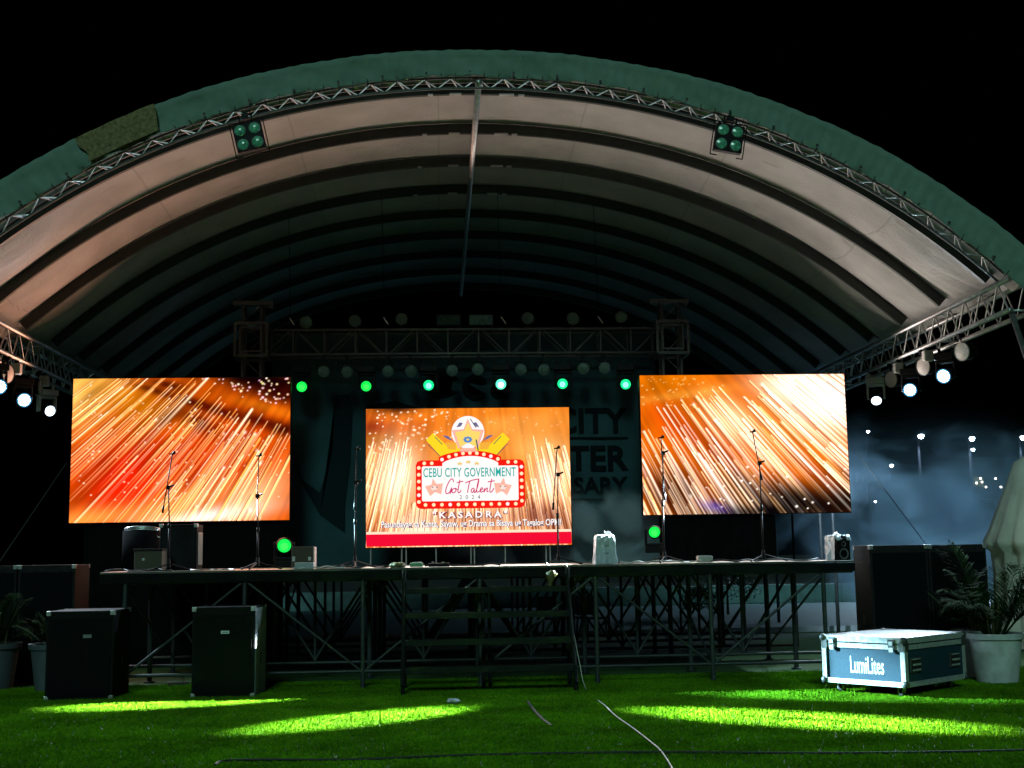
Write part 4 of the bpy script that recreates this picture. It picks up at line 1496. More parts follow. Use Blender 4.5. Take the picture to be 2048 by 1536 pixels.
box_thing('power_supply', c, (0.24, 0.2, 0.085), M_GREYBOX, 'small grey flat box at the deck edge left of the third microphone stand', 'box', [('end_cap', (-0.122, 0, 0), (0.008, 0.19, 0.08), M_ALU)])
c = deck(833, 1130, 16.6, 0.06)
box_thing('effects_pedal', c, (0.17, 0.16, 0.05), mat('pedal_green', (0.10, 0.3, 0.14), 0.4), 'flat pale green effects unit at the deck edge before the centre screen', 'effects unit', [('footswitch', (0, -0.03, 0.03), (0.12, 0.05, 0.012), M_ALU), ('footswitch', (0, 0.04, 0.03), (0.12, 0.02, 0.012), M_ALU)])
c = deck(878, 1130, 16.7, 0.05)
box_thing('pedal_board', c, (0.28, 0.2, 0.045), M_BLACK, 'low black pedal board beside the green effects unit', 'pedal board', [('knob', (-0.08, -0.02, 0.03), (0.03, 0.03, 0.02), M_RING), ('knob', (0.05, -0.02, 0.03), (0.03, 0.03, 0.02), M_RING)])
c = deck(1409, 1125, 16.6, 0.085)
box_thing('mixer_box', c, (0.19, 0.16, 0.075), mat('beige_box', (0.4, 0.38, 0.33), 0.6), 'small beige box at the deck edge between the two rightmost microphone stands', 'box', [('lid', (0, 0, 0.04), (0.18, 0.15, 0.012), M_GREYBOX)])

# two small speakers under plastic bags
def bag_speaker(px, y, w, h, label, front):
    c = deck(px, 1120, y, h)
    t = empty('monitor_speaker', (c.x, y, SZ), label, 'speaker', 'small monitor speakers in plastic bags')
    rm = Matrix.Rotation(R(0 if front else 18), 3, 'Z')
    MB().box(c, (w, 0.26, h), rm).build('cabinet', M_BLACK, t, bevel=0.015)
    for dz, r_ in () if front else ((-h * 0.2, w * 0.34), (h * 0.25, w * 0.16)):
        MB().disc(c + rm @ Vector((0, -0.134, dz)), rm @ Vector((0, -1, 0)), r_, 20, dome=-0.01).build('speaker_cone', M_RING, t, smooth=True)
    # crumpled bag pulled over it
    n, mrows = 72, 18
    g = random.Random(int(px))
    vs = []
    for j in range(mrows):
        tt = j / (mrows - 1)
        up = min(1, tt / 0.8)
        z = h * (0.01 + 1.03 * up) + (0.02 if tt > 0.8 else 0)
        shr = 1.0 if tt <= 0.8 else 1 - (tt - 0.8) / 0.2 * 0.9
        for k in range(n):
            a = 2 * math.pi * k / n
            ca_, sa_ = math.cos(a), math.sin(a)
            q = max(abs(ca_), abs(sa_))
            fl = 0.016 * max(0, 1 - tt * 1.3) * (1 + math.sin(7 * a + 1))
            wob = 0.007 + 0.004 * math.sin(9 * a + 2.2 * math.sin(j * 0.7)) + g.uniform(-0.0015, 0.0015) + fl
            x_, y_ = (w / 2 + wob) * ca_ / q * shr, (0.13 + wob) * sa_ / q * shr
            v = rm @ Vector((x_, y_, 0))
            top = 0.05 * math.exp(-((a - 1.0) / 0.4) ** 2) * (tt > 0.8) + (g.uniform(0, 0.022) if tt > 0.78 else 0)
            vs.append((c.x + v.x, c.y + v.y, SZ + z + top))
    fs = []
    for j in range(mrows - 1):
        for k in range(n):
            a = 2 * math.pi * (k + 0.5) / n
            if not front and math.sin(a) < -0.55 and j < 14 - 3 * math.sin(5 * a):
                continue
            fs.append((j * n + k, j * n + (k + 1) % n, (j + 1) * n + (k + 1) % n, (j + 1) * n + k))
    MB().add(vs, fs).build('plastic_bag', M_PLAST, t, smooth=True)
    return t


t = bag_speaker(1209, 16.75, 0.23, 0.34, 'small speaker fully wrapped in white plastic, right of the fourth microphone stand', True)
lg = MB().box((atY(1210, 1090, 16.6).x + 0.02, 16.59, SZ + 0.27), (0.07, 0.004, 0.05)).box((atY(1210, 1090, 16.6).x + 0.02, 16.59, SZ + 0.15), (0.06, 0.004, 0.012)).build('printed_mark', M_GREYBOX, t)
bag_speaker(1677, 16.9, 0.22, 0.29, 'small black speaker under torn white plastic at the right end of the deck', False)

# tape and cables
def cable(name, pts, r, material, label, smooth_n=6):
    p = [Vector(q) for q in pts]
    out = []
    for i in range(len(p) - 1):
        p0, p1, p2, p3 = p[max(i - 1, 0)], p[i], p[i + 1], p[min(i + 2, len(p) - 1)]
        for k in range(smooth_n):
            t = k / smooth_n
            out.append(0.5 * (2 * p1 + (p2 - p0) * t + (2 * p0 - 5 * p1 + 4 * p2 - p3) * t * t + (3 * p1 - p0 - 3 * p2 + p3) * t ** 3))
    out.append(p[-1])
    return tag(MB().tube(out, r, n=7).build(name, material, smooth=True), label, 'cable')


def deckpts(px0, px1, y, n, wob):
    x0_, x1_ = atY(px0, 1130, y).x, atY(px1, 1130, y).x
    return [(x0_ + (x1_ - x0_) * k / n, y + random.uniform(-wob, wob), SZ + 0.012 + (random.random() < 0.3) * 0.02) for k in range(n + 1)]


cable('stage_cable', deckpts(215, 345, 16.5, 9, 0.12), 0.011, M_RUB, 'tangled black cable on the deck at the far left end')
cable('stage_cable', deckpts(380, 470, 16.45, 7, 0.1), 0.010, M_ALU, 'silvery cable lying on the deck between the two leftmost microphone stands')
cable('stage_cable', deckpts(640, 790, 16.5, 8, 0.12), 0.013, M_RUB, 'black cable lying on the deck around the third microphone stand')
cable('stage_cable', deckpts(585, 690, 16.4, 6, 0.04), 0.009, M_CABW, 'pale cable along the deck edge right of the small grey box')
cable('stage_cable', deckpts(1240, 1400, 16.5, 9, 0.08), 0.009, M_CABW, 'pale cable along the deck edge by the fifth microphone stand')
cable('stage_cable', deckpts(1420, 1640, 16.45, 9, 0.1), 0.011, M_RUB, 'black cable along the deck edge before the right screen')
cable('stage_cable', deckpts(850, 1000, 16.9, 8, 0.15), 0.012, M_RUB, 'black cable beside the black pedal board')

p = atY(795, 1130, 16.4)
mb = MB()
for k in range(6):
    a = k * 1.1
    mb.lathe([(0.02, 0), (0.055, 0.01), (0.06, 0.04), (0.03, 0.065), (0.005, 0.07)], (p.x + 0.05 * math.cos(a), 16.4 + 0.03 * math.sin(a), SZ - 0.002), 9)
tag(mb.build('cloth_bundle', M_YEL, smooth=True), 'crumpled yellow cloth on the deck edge above the left side of the steps', 'cloth')
pa = atY(1104, 1140, 16.12)
mb = MB()
n = 12
vs = []
for j in range(8):
    for k in range(n):
        w = 0.05 + 0.02 * math.sin(j * 0.9) - (0.03 if j == 0 else 0)
        a = 2 * math.pi * k / n
        vs.append((pa.x - 0.01 * j * 0.5 + w * math.cos(a) * (1 + 0.15 * math.sin(k * 2 + j)), 16.12 + 0.035 * math.sin(a), pa.z - 0.033 * j))
mb.add(vs, [(j * n + k, j * n + (k + 1) % n, (j + 1) * n + (k + 1) % n, (j + 1) * n + k) for j in range(7) for k in range(n)])
tag(mb.build('hanging_rag', M_YEL, smooth=True), 'yellow rag hanging from the deck edge at the right side of the steps', 'cloth')

# thin pale cable from the deck down across the lawn
pts = [(atY(1133, 1125, 16.3).x, 16.3, SZ + 0.012), (atY(1134, 1135, 16.16).x, 16.16, SZ - 0.01), atY(1137, 1190, 16.12), atY(1147, 1260, 16.0), atY(1158, 1320, 15.85)]
pts += [atZ(1172, 1378, 0.02), atZ(1210, 1411, 0.03), atZ(1232, 1432, 0.033), atZ(1266, 1456, 0.03), atZ(1302, 1484, 0.036), atZ(1322, 1502, 0.03), atZ(1345, 1537, 0.035), atZ(1362, 1575, 0.03)]
cable('lawn_cable', pts, 0.0055, M_CABW, 'thin pale cable hanging from the stage and running across the lawn')
cable('ground_cable', [atZ(430, 1530, 0.02), atZ(470, 1520, 0.03), atZ(700, 1519, 0.026), atZ(900, 1511, 0.028), atZ(1024, 1508, 0.026), atZ(1300, 1504, 0.028), atZ(1700, 1506, 0.026), atZ(2070, 1500, 0.028)], 0.010, M_RUB, 'long thin black cable lying across the lawn at the bottom of the view')
cable('ground_cable', [atZ(1056, 1403, 0.028), atZ(1068, 1420, 0.03), atZ(1085, 1438, 0.026), atZ(1104, 1452, 0.016)], 0.012, M_RUB, 'short black cable end poking out of the lawn near the middle')
p = atZ(905, 1404, 0.03)
mb = MB()
mb.lathe([(0.0, 0.05), (0.05, 0.045), (0.07, 0.02), (0.045, 0.0)], p - Vector((0, 0, 0.01)), 9, lambda a, i: 0.35 * math.sin(3 * a + i))
tag(mb.build('plastic_litter', M_PLAST), 'crumpled clear plastic litter on the lawn left of the pale cable', 'litter')
p = atZ(356, 1368, 0.03)
tag(MB().box((p.x, p.y, 0.035), (0.26, 0.12, 0.05), Matrix.Rotation(0.2, 3, 'Z')).build('wood_block', M_CARD, bevel=0.006), 'small brown wooden block lying between the two left subwoofers', 'wood block')


# ------------------------------------------------------------------ speakers beside the stage
def subwoofer(x, y, w, d, h, label, group, side_mat=None):
    t = empty('subwoofer', (x, y, 0), label, 'speaker', group)
    MB().box((x, y + d / 2, h / 2 + 0.01), (w, d, h)).build('cabinet', side_mat or M_BLACKTEX, t, bevel=0.008)
    MB().box((x, y - 0.008, h / 2 - 0.02), (w - 0.07, 0.014, h - 0.14)).build('grille', mat('speaker_grille', (0.004, 0.0045, 0.006), 0.75, spec=0.08, noise=0.2, nscale=4, bump=0.4, bscale=500), t)
    for sx_ in (-1, 1):
        for sz in (0, 1):
            zc = 0.03 if sz == 0 else h - 0.015
            MB().box((x + sx_ * (w / 2 - 0.022), y - 0.004, zc), (0.05, 0.02, 0.055)).box((x + sx_ * (w / 2 + 0.003), y + 0.022, zc), (0.008, 0.05, 0.055)).build('corner', M_ALU, t, bevel=0.003)
        if sz:
            MB().box((x + sx_ * (w / 2 + 0.003), y + d - 0.03, h - 0.015), (0.008, 0.05, 0.055)).build('corner', M_ALU, t)
            MB().box((x + sx_ * (w / 2 + 0.003), y + d * 0.5, h * 0.42), (0.006, 0.10, 0.13)).build('handle_recess', M_RUB, t)
    return t


gsub = 'black subwoofers standing on the lawn'
pl = atZ(459, 1390, 0)
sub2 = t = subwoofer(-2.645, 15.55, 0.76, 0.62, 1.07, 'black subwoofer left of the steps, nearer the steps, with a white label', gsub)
MB().box((-2.62, 15.533, 0.78), (0.10, 0.006, 0.035)).build('white_label', M_LETTER, t)
MB().box((-2.62, 15.528, 0.78), (0.075, 0.004, 0.008)).build('label_print', M_RUB, t)
t = subwoofer(-4.36, 15.6, 0.80, 0.8, 1.05, 'black subwoofer farthest left on the lawn, in front of the shade-darkened pots', gsub)
MB().box((-4.27, 15.583, 0.76), (0.10, 0.006, 0.04)).build('badge', M_RING, t)
MB().box((-2.645 + 0.383, 15.87, 0.545), (0.006, 0.58, 1.03)).build('lit_side_sheet', mat('painted_lit_side', (0.22, 0.27, 0.28), 0.55, noise=0.35, nscale=5, bump=0.1, bscale=80), sub2)  # light on the right side imitated by an added sheet of paler colour
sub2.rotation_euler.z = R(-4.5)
gt = 'tall black speaker cabinets beside the stage'
for x, y, lb in ((-6.30, 17.95, 'tall black speaker cabinet left of the stage, outer one of the pair'), (-5.50, 17.95, 'tall black speaker cabinet left of the stage, inner one with scuffed side')):
    t = subwoofer(x, y, 0.78, 0.72, 1.60, lb, gt, mat('worn_speaker_carpet', (0.017, 0.017, 0.018), 0.9, spec=0.1, noise=0.35, nscale=14, bump=0.3, bscale=200))
sp = atY(1806, 1180, 15.9)
for k, (px, lb) in enumerate(((1805, 'tall black speaker cabinet right of the stage, nearer the stage'), (1929, 'tall black speaker cabinet right of the stage, behind the palm'))):
    x = 6.075 + 0.805 * k
    subwoofer(x, 16.5 + 0.01 * k, 0.79, 0.66, 1.69 - 0.004 * k, lb, gt, MATS['worn_speaker_carpet'])

# ------------------------------------------------------------------ flight case
fc_o = atZ(1814, 1399, 0)
case = empty('flight_case', fc_o, 'blue-grey wheeled flight case with aluminium edges and white lettering on the lawn', 'flight case')
ang = math.atan2(-0.773, 0.635)
rm = Matrix.Rotation(ang, 3, 'Z')
LX, LY, Z0, Z1 = 1.06, 1.34, 0.125, 0.665


def cs(p):
    return fc_o + rm @ Vector(p)


class CB(MB):
    def box(self, c, s, rot=None):
        return MB.box(self, cs(c), s, rm)


cxm, cym = -LX / 2, LY / 2
SPLIT0, SPLIT1 = 0.585, 0.602
CB().box((cxm, cym, (Z0 + SPLIT0) / 2), (LX - 0.02, LY - 0.02, SPLIT0 - Z0)).build('body', M_LAM, case)
CB().box((cxm, cym, (SPLIT1 + Z1) / 2), (LX - 0.02, LY - 0.02, Z1 - SPLIT1)).build('lid', mat('case_lid', (0.045, 0.055, 0.065), 0.45, noise=0.25, nscale=8), case)
CB().box((cxm, cym, (SPLIT0 + SPLIT1) / 2), (LX - 0.05, LY - 0.05, SPLIT1 - SPLIT0)).build('lid_gap', M_RUB, case)
M_EXT = mat('aluminium_extrusion', (0.62, 0.64, 0.66), 0.38, 0.55, noise=0.2, nscale=25)
ew = 0.045
for nm, z, hgt in (('bottom_edge', Z0 + 0.028, 0.056), ('lower_lip', SPLIT0 - 0.026, 0.052), ('lid_edge', (SPLIT1 + Z1) / 2, Z1 - SPLIT1 + 0.004)):
    for (cx, cy, sx_, sy) in ((cxm, 0.0, LX, 0.012), (cxm, LY, LX, 0.012), (0.0, cym, 0.012, LY), (-LX, cym, 0.012, LY)):
        CB().box((cx, cy, z), (sx_ - (0.08 if sx_ > 0.1 else 0), sy - (0.08 if sy > 0.1 else 0), hgt)).build(nm, M_EXT, case)
for (cx, cy) in ((0, 0), (-LX, 0), (0, LY), (-LX, LY)):
    sx_, sy = (1 if cx == 0 else -1), (-1 if cy == 0 else 1)
    CB().box((cx - sx_ * 0.022, cy + sy * 0.003, (Z0 + SPLIT0) / 2), (0.055, 0.014, SPLIT0 - Z0 - 0.02)).box((cx + sx_ * 0.003, cy - sy * 0.022, (Z0 + SPLIT0) / 2), (0.014, 0.055, SPLIT0 - Z0 - 0.02)).build('corner_edge', M_EXT, case)
    for z in (Z0 + 0.03, Z1 - 0.03):
        mb = MB()
        bm_ = bmesh.new()
        bmesh.ops.create_icosphere(bm_, subdivisions=2, radius=0.045)
        vsx = [cs((cx - sx_ * 0.008, cy - sy * 0.008, z)) + v.co for v in bm_.verts]
        fsx = [tuple(v.index for v in f.verts) for f in bm_.faces]
        bm_.free()
        mb.add(vsx, fsx)
        mb.build('ball_corner', M_STEEL, case, smooth=True)
    CB().box((cx - sx_ * 0.035, cy + sy * 0.012, SPLIT0 - 0.02), (0.07, 0.01, 0.10)).box((cx + sx_ * 0.012, cy - sy * 0.035, SPLIT0 - 0.02), (0.01, 0.07, 0.10)).build('corner_brace', M_STEEL, case)
for xl in (-LX + 0.14, -0.15):
    la_ = CB().box((xl, -0.013, 0.585), (0.085, 0.02, 0.12)).build('latch', M_STEEL, case, bevel=0.004)
    CB().box((xl, -0.027, 0.60), (0.05, 0.012, 0.045)).box((xl, -0.025, 0.53), (0.055, 0.01, 0.05)).build('latch_turn', M_EXT, la_, bevel=0.003)
for yl_ in (0.22, LY - 0.24):
    hd = CB().box((0.004, yl_, 0.36), (0.012, 0.24, 0.16)).build('handle_plate', M_STEEL, case, bevel=0.003)
    CB().box((0.011, yl_, 0.36), (0.006, 0.19, 0.115)).build('handle_recess', M_RUB, hd)
    CB().box((0.022, yl_, 0.365), (0.016, 0.16, 0.022)).box((0.018, yl_, 0.305), (0.01, 0.17, 0.02)).box((0.018, yl_, 0.425), (0.01, 0.17, 0.012)).build('handle_grip', M_EXT, hd, bevel=0.004)
for (cx, cy) in ((-0.14, 0.14), (-LX + 0.14, 0.14), (-0.14, LY - 0.14), (-LX + 0.14, LY - 0.14)):
    ct = CB().box((cx, cy, Z0 - 0.006), (0.10, 0.10, 0.012)).box((cx + 0.03, cy, 0.085), (0.012, 0.06, 0.075)).box((cx - 0.03, cy, 0.085), (0.012, 0.06, 0.075)).build('caster', M_EXT, case)
    a_, b_ = cs((cx - 0.02, cy + 0.02, 0.05)), cs((cx + 0.02, cy + 0.02, 0.05))
    MB().bar(a_, b_, 0.05, n=20).build('wheel', M_RUB, ct, smooth=False)
me, co = text_mesh('LumiLites', 0.006, 1.02)
mn, mxx = co.min(0), co.max(0)
big = (co[:, :2] - mn[:2]) / (mxx[:2] - mn[:2])
out = np.zeros_like(co)
for i in range(len(co)):
    q = cs((-LX * 0.66 + big[i, 0] * 0.43, 0.0055, 0.25 + big[i, 1] * 0.19))
    out[i] = q - fc_o
me.vertices.foreach_set('co', out.ravel())
me.update()
me.materials.clear()
me.materials.append(M_LETTER)
lo = bpy.data.objects.new('stencil_lettering', me)
COL.objects.link(lo)
lo.parent = case


# ------------------------------------------------------------------ potted palms
def frond_mesh(seed, ln, droop):
    g = random.Random(seed)
    mb = MB()
    sp_ = []
    n = 12
    for k in range(n + 1):
        t = k / n
        sp_.append(Vector((ln * (t * (1 - 0.25 * t * droop)) * 0.75, 0, ln * (0.9 * t - droop * 0.75 * t ** 2.3))))
    mb.tube(sp_, [0.009 * (1 - 0.8 * k / n) for k in range(n + 1)], n=5)
    for k in range(34):
        t = 0.22 + 0.78 * k / 33
        i = min(int(t * n), n - 1)
        f_ = t * n - i
        p = sp_[i].lerp(sp_[i + 1], f_)
        d = (sp_[i + 1] - sp_[i]).normalized()
        for s in (-1, 1):
            l_ = ln * 0.36 * math.sin(math.pi * (0.18 + 0.75 * t)) * g.uniform(0.85, 1.1)
            dr = (d * 0.75 + Vector((0, s, 0)) * g.uniform(0.75, 1.0) + Vector((0, 0, g.uniform(0.0, 0.35)))).normalized()
            mid = p + dr * l_ * 0.5 + Vector((0, 0, -0.02 * l_))
            tip = p + dr * l_ + Vector((0, 0, -0.30 * l_ * g.uniform(0.6, 1.4)))
            wv_ = dr.cross(Vector((0, 0, 1))).normalized() * 0.0075
            mb.add([p - wv_ * 0.4, p + wv_ * 0.4, mid + wv_, mid - wv_, tip, (p + mid) / 2 + Vector((0, 0, 0.004))], [(0, 1, 2, 3), (3, 2, 4)])
    return mb.mesh('frond')


FRONDS = []
for k, (ln, dr) in enumerate(((1.05, 0.62), (1.2, 0.42), (0.95, 0.85), (1.3, 0.25))):
    fm = frond_mesh(k, ln, dr)
    fm.materials.append(M_FROND)
    FRONDS.append(fm)


def potted_palm(x, y, r, h, nf, seed, label, sc_=1.0, pm=None):
    g = random.Random(seed)
    t = empty('potted_palm', (x, y, 0), label, 'potted plant', 'potted palms beside the stage')
    MB().lathe([(r * 0.70, 0.0), (r * 0.74, 0.02), (r * 0.93, h * 0.82), (r * 0.95, h * 0.88), (r * 1.03, h * 0.89), (r * 1.05, h), (r * 0.97, h), (r * 0.93, h * 0.86)], (x, y, 0.005), 40).build('pot', pm or M_POT, t, smooth=False)
    MB().disc((x, y, h * 0.87), (0, 0, 1), r * 0.94, 24).build('soil', M_SOIL, t)
    for k in range(nf):
        o_ = bpy.data.objects.new('frond', FRONDS[g.randrange(4)])
        COL.objects.link(o_)
        o_.parent = t
        a = 2.4 * k + g.uniform(-0.4, 0.4)
        o_.location = (0.08 * math.cos(a), 0.08 * math.sin(a), h * 0.86)
        o_.rotation_euler = (g.uniform(-0.15, 0.15), g.uniform(-0.55, 0.15), a)
        s_ = sc_ * g.uniform(0.8, 1.15)
        o_.scale = (s_, s_, s_)
    mb = MB()
    for k in range(9):
        a = g.uniform(0, 6.28)
        rr_ = g.uniform(0.0, 0.12)
        b0 = Vector((x + rr_ * math.cos(a), y + rr_ * math.sin(a), h * 0.86))
        mb.bar(b0, b0 + Vector((0.05 * math.cos(a), 0.05 * math.sin(a), g.uniform(0.25, 0.5))), 0.014, 0.008, n=6)
    mb.build('stem', M_STEM, t)
    return t


p = atZ(1996, 1366, 0)
potted_palm(p.x, 15.35, 0.33, 0.60, 26, 3, 'bushy palm in the front white pot right of the flight case', 1.0)
p = atY(1962, 1300, 16.3)
potted_palm(6.86, 16.02, 0.31, 0.60, 14, 8, 'smaller palm in the white pot half hidden behind the front right pot', 0.6)
p = atZ(5, 1378, 0)
potted_palm(-5.90, 17.15, 0.33, 0.60, 18, 5, 'palm in the shade-darkened pot at the far left edge', 0.62, M_POT_SHADED)
potted_palm(-5.02, 16.85, 0.32, 0.60, 16, 6, 'palm in the shade-darkened pot half hidden behind the leftmost subwoofer', 0.5, M_POT_SHADED)

# ------------------------------------------------------------------ tent at the right
tx, ty = 10.0, 20.4
prof = [(0.05, 3.24), (0.20, 3.18), (0.40, 3.06), (0.56, 2.66), (0.72, 2.28), (0.86, 1.94), (0.95, 1.75), (0.92, 1.65), (0.84, 1.57), (0.82, 1.2), (0.85, 0.6), (0.88, 0.02)]
tent = empty('tent', (tx, ty, 0), 'pale grey-green draped cloth tent standing at the right edge behind the palm', 'tent')
MB().lathe(prof, (tx, ty, 0), 96, lambda a, i: (0.004 + 0.010 * (i > 3) + 0.022 * (i > 5)) * math.sin(17 * a + 0.9 * math.sin(3 * a)) + 0.006 * math.sin(5 * a + i * 0.25) + (0.005 + 0.014 * (i > 5)) * math.sin(37 * a + 1.3 * math.sin(2 * a + i * 0.3))).build('canvas', M_TENT, tent, smooth=True)
mb = MB().tube([(tx - 0.33 + 0.025 * math.sin(k * 2), ty - 0.80 + 0.012 * k, 2.46 - 0.045 * k) for k in range(9)], 0.022, n=6)
mb.build('tie_cord', M_RUB, tent)

# ------------------------------------------------------------------ what lies beyond
def street_lamp(px, py, y, r, label, big=True):
    p = atY(px, py, y)
    t = empty('street_lamp', (p.x, y, 0), label, 'street lamp', 'street lamps behind the lawn')
    MB().bar((p.x, y + 0.3, 0), (p.x, y + 0.3, p.z + 0.15), 0.07 if big else 0.05, 0.045, n=8).bar((p.x, y + 0.3, p.z + 0.12), (p.x, y - 0.1, p.z + 0.12), 0.035, n=8).build('pole', M_POLE, t)
    MB().box((p.x, y, p.z + r * 0.9), (r * 2.4, r * 3, r * 0.8)).build('lamp_head', M_POLE, t)
    mb = MB()
    bm_ = bmesh.new()
    bmesh.ops.create_icosphere(bm_, subdivisions=2, radius=r)
    mb.add([p + v.co for v in bm_.verts], [tuple(v.index for v in f.verts) for f in bm_.faces])
    bm_.free()
    mb.build('bulb', glow('street_bulb', (0.72, 0.88, 1.0), 60.0), t, smooth=True)
    if big:
        l = bpy.data.lights.new('street_light', 'SPOT')
        l.spot_size = R(165)
        l.spot_blend = 0.2
        l.energy = 2600
        l.color = (0.55, 0.8, 1.0)
        l.shadow_soft_size = r * 1.2
        lo_ = bpy.data.objects.new('street_light', l)
        COL.objects.link(lo_)
        lo_.location = p - Vector((0, 0.5, r * 2.5))
    return t


street_lamp(1842, 872, 45, 0.10, 'bright white street lamp seen through the smoke, nearest the right screen')
street_lamp(1944, 877, 46, 0.10, 'bright white street lamp between the smoke and the tent')
street_lamp(2046, 875, 47, 0.10, 'bright white street lamp at the right edge above the tent')
street_lamp(1736, 863, 60, 0.07, 'small distant lamp just right of the right screen', False)
street_lamp(1783, 931, 60, 0.08, 'small distant lamp low in the smoke', False)
street_lamp(1751, 1003, 60, 0.06, 'faint lowest distant lamp beside the right screen corner', False)
street_lamp(1946, 899, 58, 0.08, 'small distant lamp right below the middle bright street lamp', False)

# dark building with a lit window
yb_ = 60
p0, p1 = atY(1938, 930, yb_), atY(2075, 1093, yb_)
bl = empty('building', ((p0.x + p1.x) / 2, yb_, 0), 'dark two-storey building far behind with one lit window', 'building')
MB().box(((p0.x + p1.x) / 2 + 1.5, yb_ + 2.05, 2.9), (p1.x - p0.x + 3, 4, 5.8)).build('wall', M_BUILD, bl)
MB().box(((p0.x + p1.x) / 2 + 1.5, yb_ + 2.0, 5.9), (p1.x - p0.x + 3.4, 4.5, 0.2)).build('roof', M_BUILD, bl)
w0, w1 = atY(1948, 955, yb_), atY(1966, 972, yb_)
wf = MB().box(((w0.x + w1.x) / 2, yb_ + 0.02, (w0.z + w1.z) / 2), (w1.x - w0.x + 0.12, 0.08, w0.z - w1.z + 0.12)).build('window', M_RING, bl)
MB().box(((w0.x + w1.x) / 2, yb_ - 0.03, (w0.z + w1.z) / 2), (w1.x - w0.x, 0.02, w0.z - w1.z)).build('pane', glow('lit_window', (0.55, 0.6, 0.25), 0.35), wf)
for px, py in ((1961, 957), (1964, 964), (1953, 966), (1972, 974), (1991, 957), (2002, 974)):
    q = atY(px, py, yb_ - 0.2)
    mb = MB()
    bm_ = bmesh.new()
    bmesh.ops.create_icosphere(bm_, subdivisions=1, radius=0.065)
    mb.add([q + v.co for v in bm_.verts], [tuple(v.index for v in f.verts) for f in bm_.faces])
    bm_.free()
    wl = mb.build('wall_lamp', glow('wall_bulb', (1.0, 0.92, 0.8), 8.0), bl)
    MB().bar(q, q + Vector((0, 0.25, 0.0)), 0.03, n=6).build('bracket', M_RING, wl)
for px in (1975, 2010):
    q = atY(px, 1020, yb_)
    wf = MB().box((q.x, yb_ + 0.02, q.z), (0.9, 0.08, 1.1)).build('window', M_RING, bl)
    MB().box((q.x, yb_ - 0.03, q.z), (0.78, 0.02, 0.98)).build('pane', M_RUB, wf)


# low wall and shrubs seen under the stage
def shrub(x, y, r, h, seed, label):
    g = random.Random(seed)
    t = empty('shrub', (x, y, 0), label, 'shrub', 'shrubs behind the stage')
    mb = MB()
    for k in range(1100):
        a, e_ = g.uniform(0, 6.28), g.uniform(-0.3, 1.5)
        q = g.uniform(0.55, 1.0)
        c_ = Vector((x + r * q * math.cos(a) * math.cos(e_), y + r * q * math.sin(a) * math.cos(e_), h * 0.45 + h * 0.55 * q * math.sin(e_)))
        u_ = Vector((g.uniform(-1, 1), g.uniform(-1, 1), g.uniform(-1, 1))).normalized() * g.uniform(0.02, 0.045)
        v_ = u_.cross(Vector((g.uniform(-1, 1), g.uniform(-1, 1), 1))).normalized() * 0.025
        mb.add([c_ - u_, c_ + v_, c_ + u_, c_ - v_], [(0, 1, 2, 3)])
    mb.build('foliage', M_LEAF, t)
    MB().bar((x, y, 0), (x, y, h * 0.7), 0.04, 0.02).build('stem', M_STEM, t)


for k, (px, y, r, h, lb) in enumerate(((1452, 33, 0.9, 1.35, 'small leafy shrub on the pavement seen under the right half of the deck'), (1395, 31, 0.5, 0.8, 'low shrub left of the leafy shrub seen under the deck'), (2000, 34, 1.0, 1.5, 'dark shrub behind the tent'))):
    shrub(atY(px, 1120, y).x, y, r, h, k, lb)
wl = empty('low_wall', (6, 40, 0), 'long low concrete wall across the pavement behind the stage', 'wall')
for k in range(14):
    MB().box((-6 + k * 2.5, 40, 0.28), (2.48, 0.3, 0.56 + 0.01 * (k % 3))).build('wall_block', mat('wall_concrete', (0.14, 0.24, 0.26), 0.85, noise=0.25, nscale=3), wl, bevel=0.01)


# plastic chairs standing behind the stage
def chair(x, y, rot, label):
    t = empty('plastic_chair', (x, y, 0), label, 'chair', 'plastic chairs behind the stage')
    rm_ = Matrix.Rotation(rot, 3, 'Z')
    o_ = Vector((x, y, 0))
    P = lambda *q: o_ + rm_ @ Vector(q)
    mm = mat('dark_chair_plastic', (0.03, 0.035, 0.04), 0.5)
    MB().box(P(0, 0, 0.43), (0.42, 0.42, 0.035), rm_).build('seat', mm, t, bevel=0.01)
    MB().box(P(0, 0.21, 0.66), (0.40, 0.03, 0.36), rm_).build('backrest', mm, t, bevel=0.01)
    for sx_ in (-1, 1):
        for sy in (-1, 1):
            MB().bar(P(sx_ * 0.19, sy * 0.19, 0.42), P(sx_ * 0.22, sy * 0.22, 0), 0.022, 0.016).build('leg', mm, t)


for k, (px, y, r_, lb) in enumerate(((1100, 24.2, 0.2, 'dark plastic chair behind the steps, left of three'), (1143, 24.4, -0.1, 'dark plastic chair behind the steps, middle of three'), (1182, 24.1, 0.4, 'dark plastic chair behind the steps, right of three'))):
    chair(atY(px, 1200, y).x, y, r_, lb)

# unseen light added behind the right screen to brighten the smoke and pavement
wx, wy, wz = 6.1, 21.6, 2.6
t = empty('added_work_light', (wx, wy, 0), 'added white work light on a stand, unseen behind the right screen', 'added light')
MB().bar((wx, wy, 0), (wx, wy, wz - 0.1), 0.02).build('added_light_stand', M_BLACK, t)
MB().box((wx - 0.03, wy, wz), (0.10, 0.26, 0.20)).build('housing', M_BLACK, t, bevel=0.01)
MB().box((wx + 0.028, wy, wz), (0.012, 0.22, 0.16)).build('glass', glow('added_work_glass', (0.7, 0.88, 1.0), 20.0), t)
beam((wx + 0.06, wy, wz), (wx + 4.0, wy + 3.1, wz - 0.9), 1050, 84, 'added_work_beam', 0.7, (0.56, 0.80, 1.0))

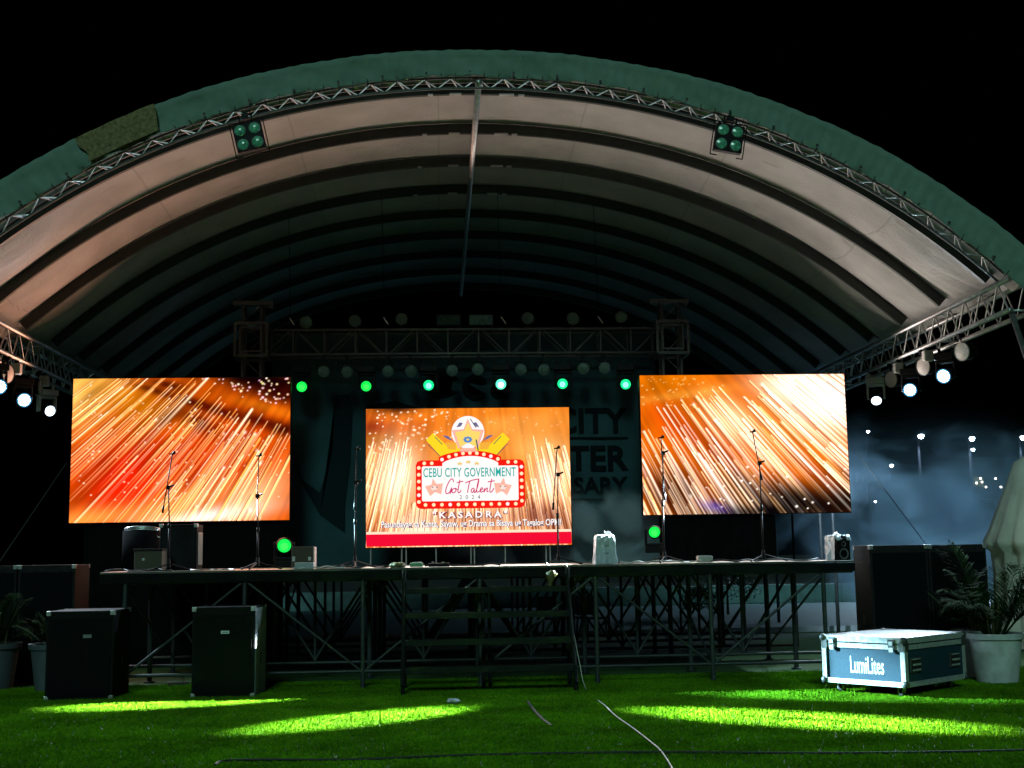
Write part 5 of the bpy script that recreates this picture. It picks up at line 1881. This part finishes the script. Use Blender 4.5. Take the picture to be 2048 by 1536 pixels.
# ------------------------------------------------------------------ smoke
def smoke(name, c, s, dens, nscale, lo_, hi_, col, aniso=0.2, base=0.0, seed=0.0):
    """a closed box of drifting smoke: noise with a soft falloff towards the box's faces"""
    mt = bpy.data.materials.new(name)
    mt.use_nodes = True
    nt = mt.node_tree
    nt.nodes.remove(nt.nodes['Principled BSDF'])
    v = nt.nodes.new('ShaderNodeVolumePrincipled')
    v.inputs['Color'].default_value = (*col, 1)
    v.inputs['Anisotropy'].default_value = aniso
    tc = nt.nodes.new('ShaderNodeTexCoord')
    n = nt.nodes.new('ShaderNodeTexNoise')
    n.inputs['Scale'].default_value = nscale
    n.inputs['Detail'].default_value = 3
    n.inputs['Distortion'].default_value = 0.6
    mp_ = nt.nodes.new('ShaderNodeMapping')
    mp_.inputs['Location'].default_value = (seed, seed * 0.7, 0)
    Lk = nt.links.new
    mp_.inputs['Scale'].default_value = (1, 0.3, 1)
    Lk(tc.outputs['Object'], mp_.inputs[0])
    Lk(mp_.outputs[0], n.inputs['Vector'])
    mr = nt.nodes.new('ShaderNodeMapRange')
    mr.inputs['From Min'].default_value = lo_
    mr.inputs['From Max'].default_value = hi_
    Lk(n.outputs['Fac'], mr.inputs['Value'])
    sc_ = nt.nodes.new('ShaderNodeVectorMath'); sc_.operation = 'MULTIPLY'
    sc_.inputs[1].default_value = (2 / s[0], 2 / s[1], 2 / s[2])
    Lk(tc.outputs['Object'], sc_.inputs[0])
    ln_ = nt.nodes.new('ShaderNodeVectorMath'); ln_.operation = 'LENGTH'
    Lk(sc_.outputs[0], ln_.inputs[0])
    fo = nt.nodes.new('ShaderNodeMapRange')
    fo.interpolation_type = 'SMOOTHSTEP'
    fo.inputs['From Min'].default_value = 1.0
    fo.inputs['From Max'].default_value = 0.25
    Lk(ln_.outputs['Value'], fo.inputs['Value'])
    ad = nt.nodes.new('ShaderNodeMath'); ad.operation = 'ADD'; ad.inputs[1].default_value = base
    Lk(mr.outputs[0], ad.inputs[0])
    mu = nt.nodes.new('ShaderNodeMath'); mu.operation = 'MULTIPLY'
    Lk(ad.outputs[0], mu.inputs[0]); Lk(fo.outputs[0], mu.inputs[1])
    m2 = nt.nodes.new('ShaderNodeMath'); m2.operation = 'MULTIPLY'; m2.inputs[1].default_value = dens
    Lk(mu.outputs[0], m2.inputs[0])
    Lk(m2.outputs[0], v.inputs['Density'])
    Lk(v.outputs[0], nt.nodes['Material Output'].inputs['Volume'])
    o_ = MB().box(c, s).build(name, mt, loc=c)
    return tag(o_, kind='stuff')


smoke('smoke', (9.8, 25.2, 2.3), (7.4, 9.0, 4.8), 3.4, 0.7, 0.50, 0.64, (0.55, 0.80, 1.0), 0.35, 0.02, 3.0)
smoke('smoke', (2.5, 20.72, 1.95), (5.6, 1.15, 1.7), 11.0, 1.3, 0.42, 0.68, (0.78, 0.88, 1.0), 0.0, 0.05, 1.0)
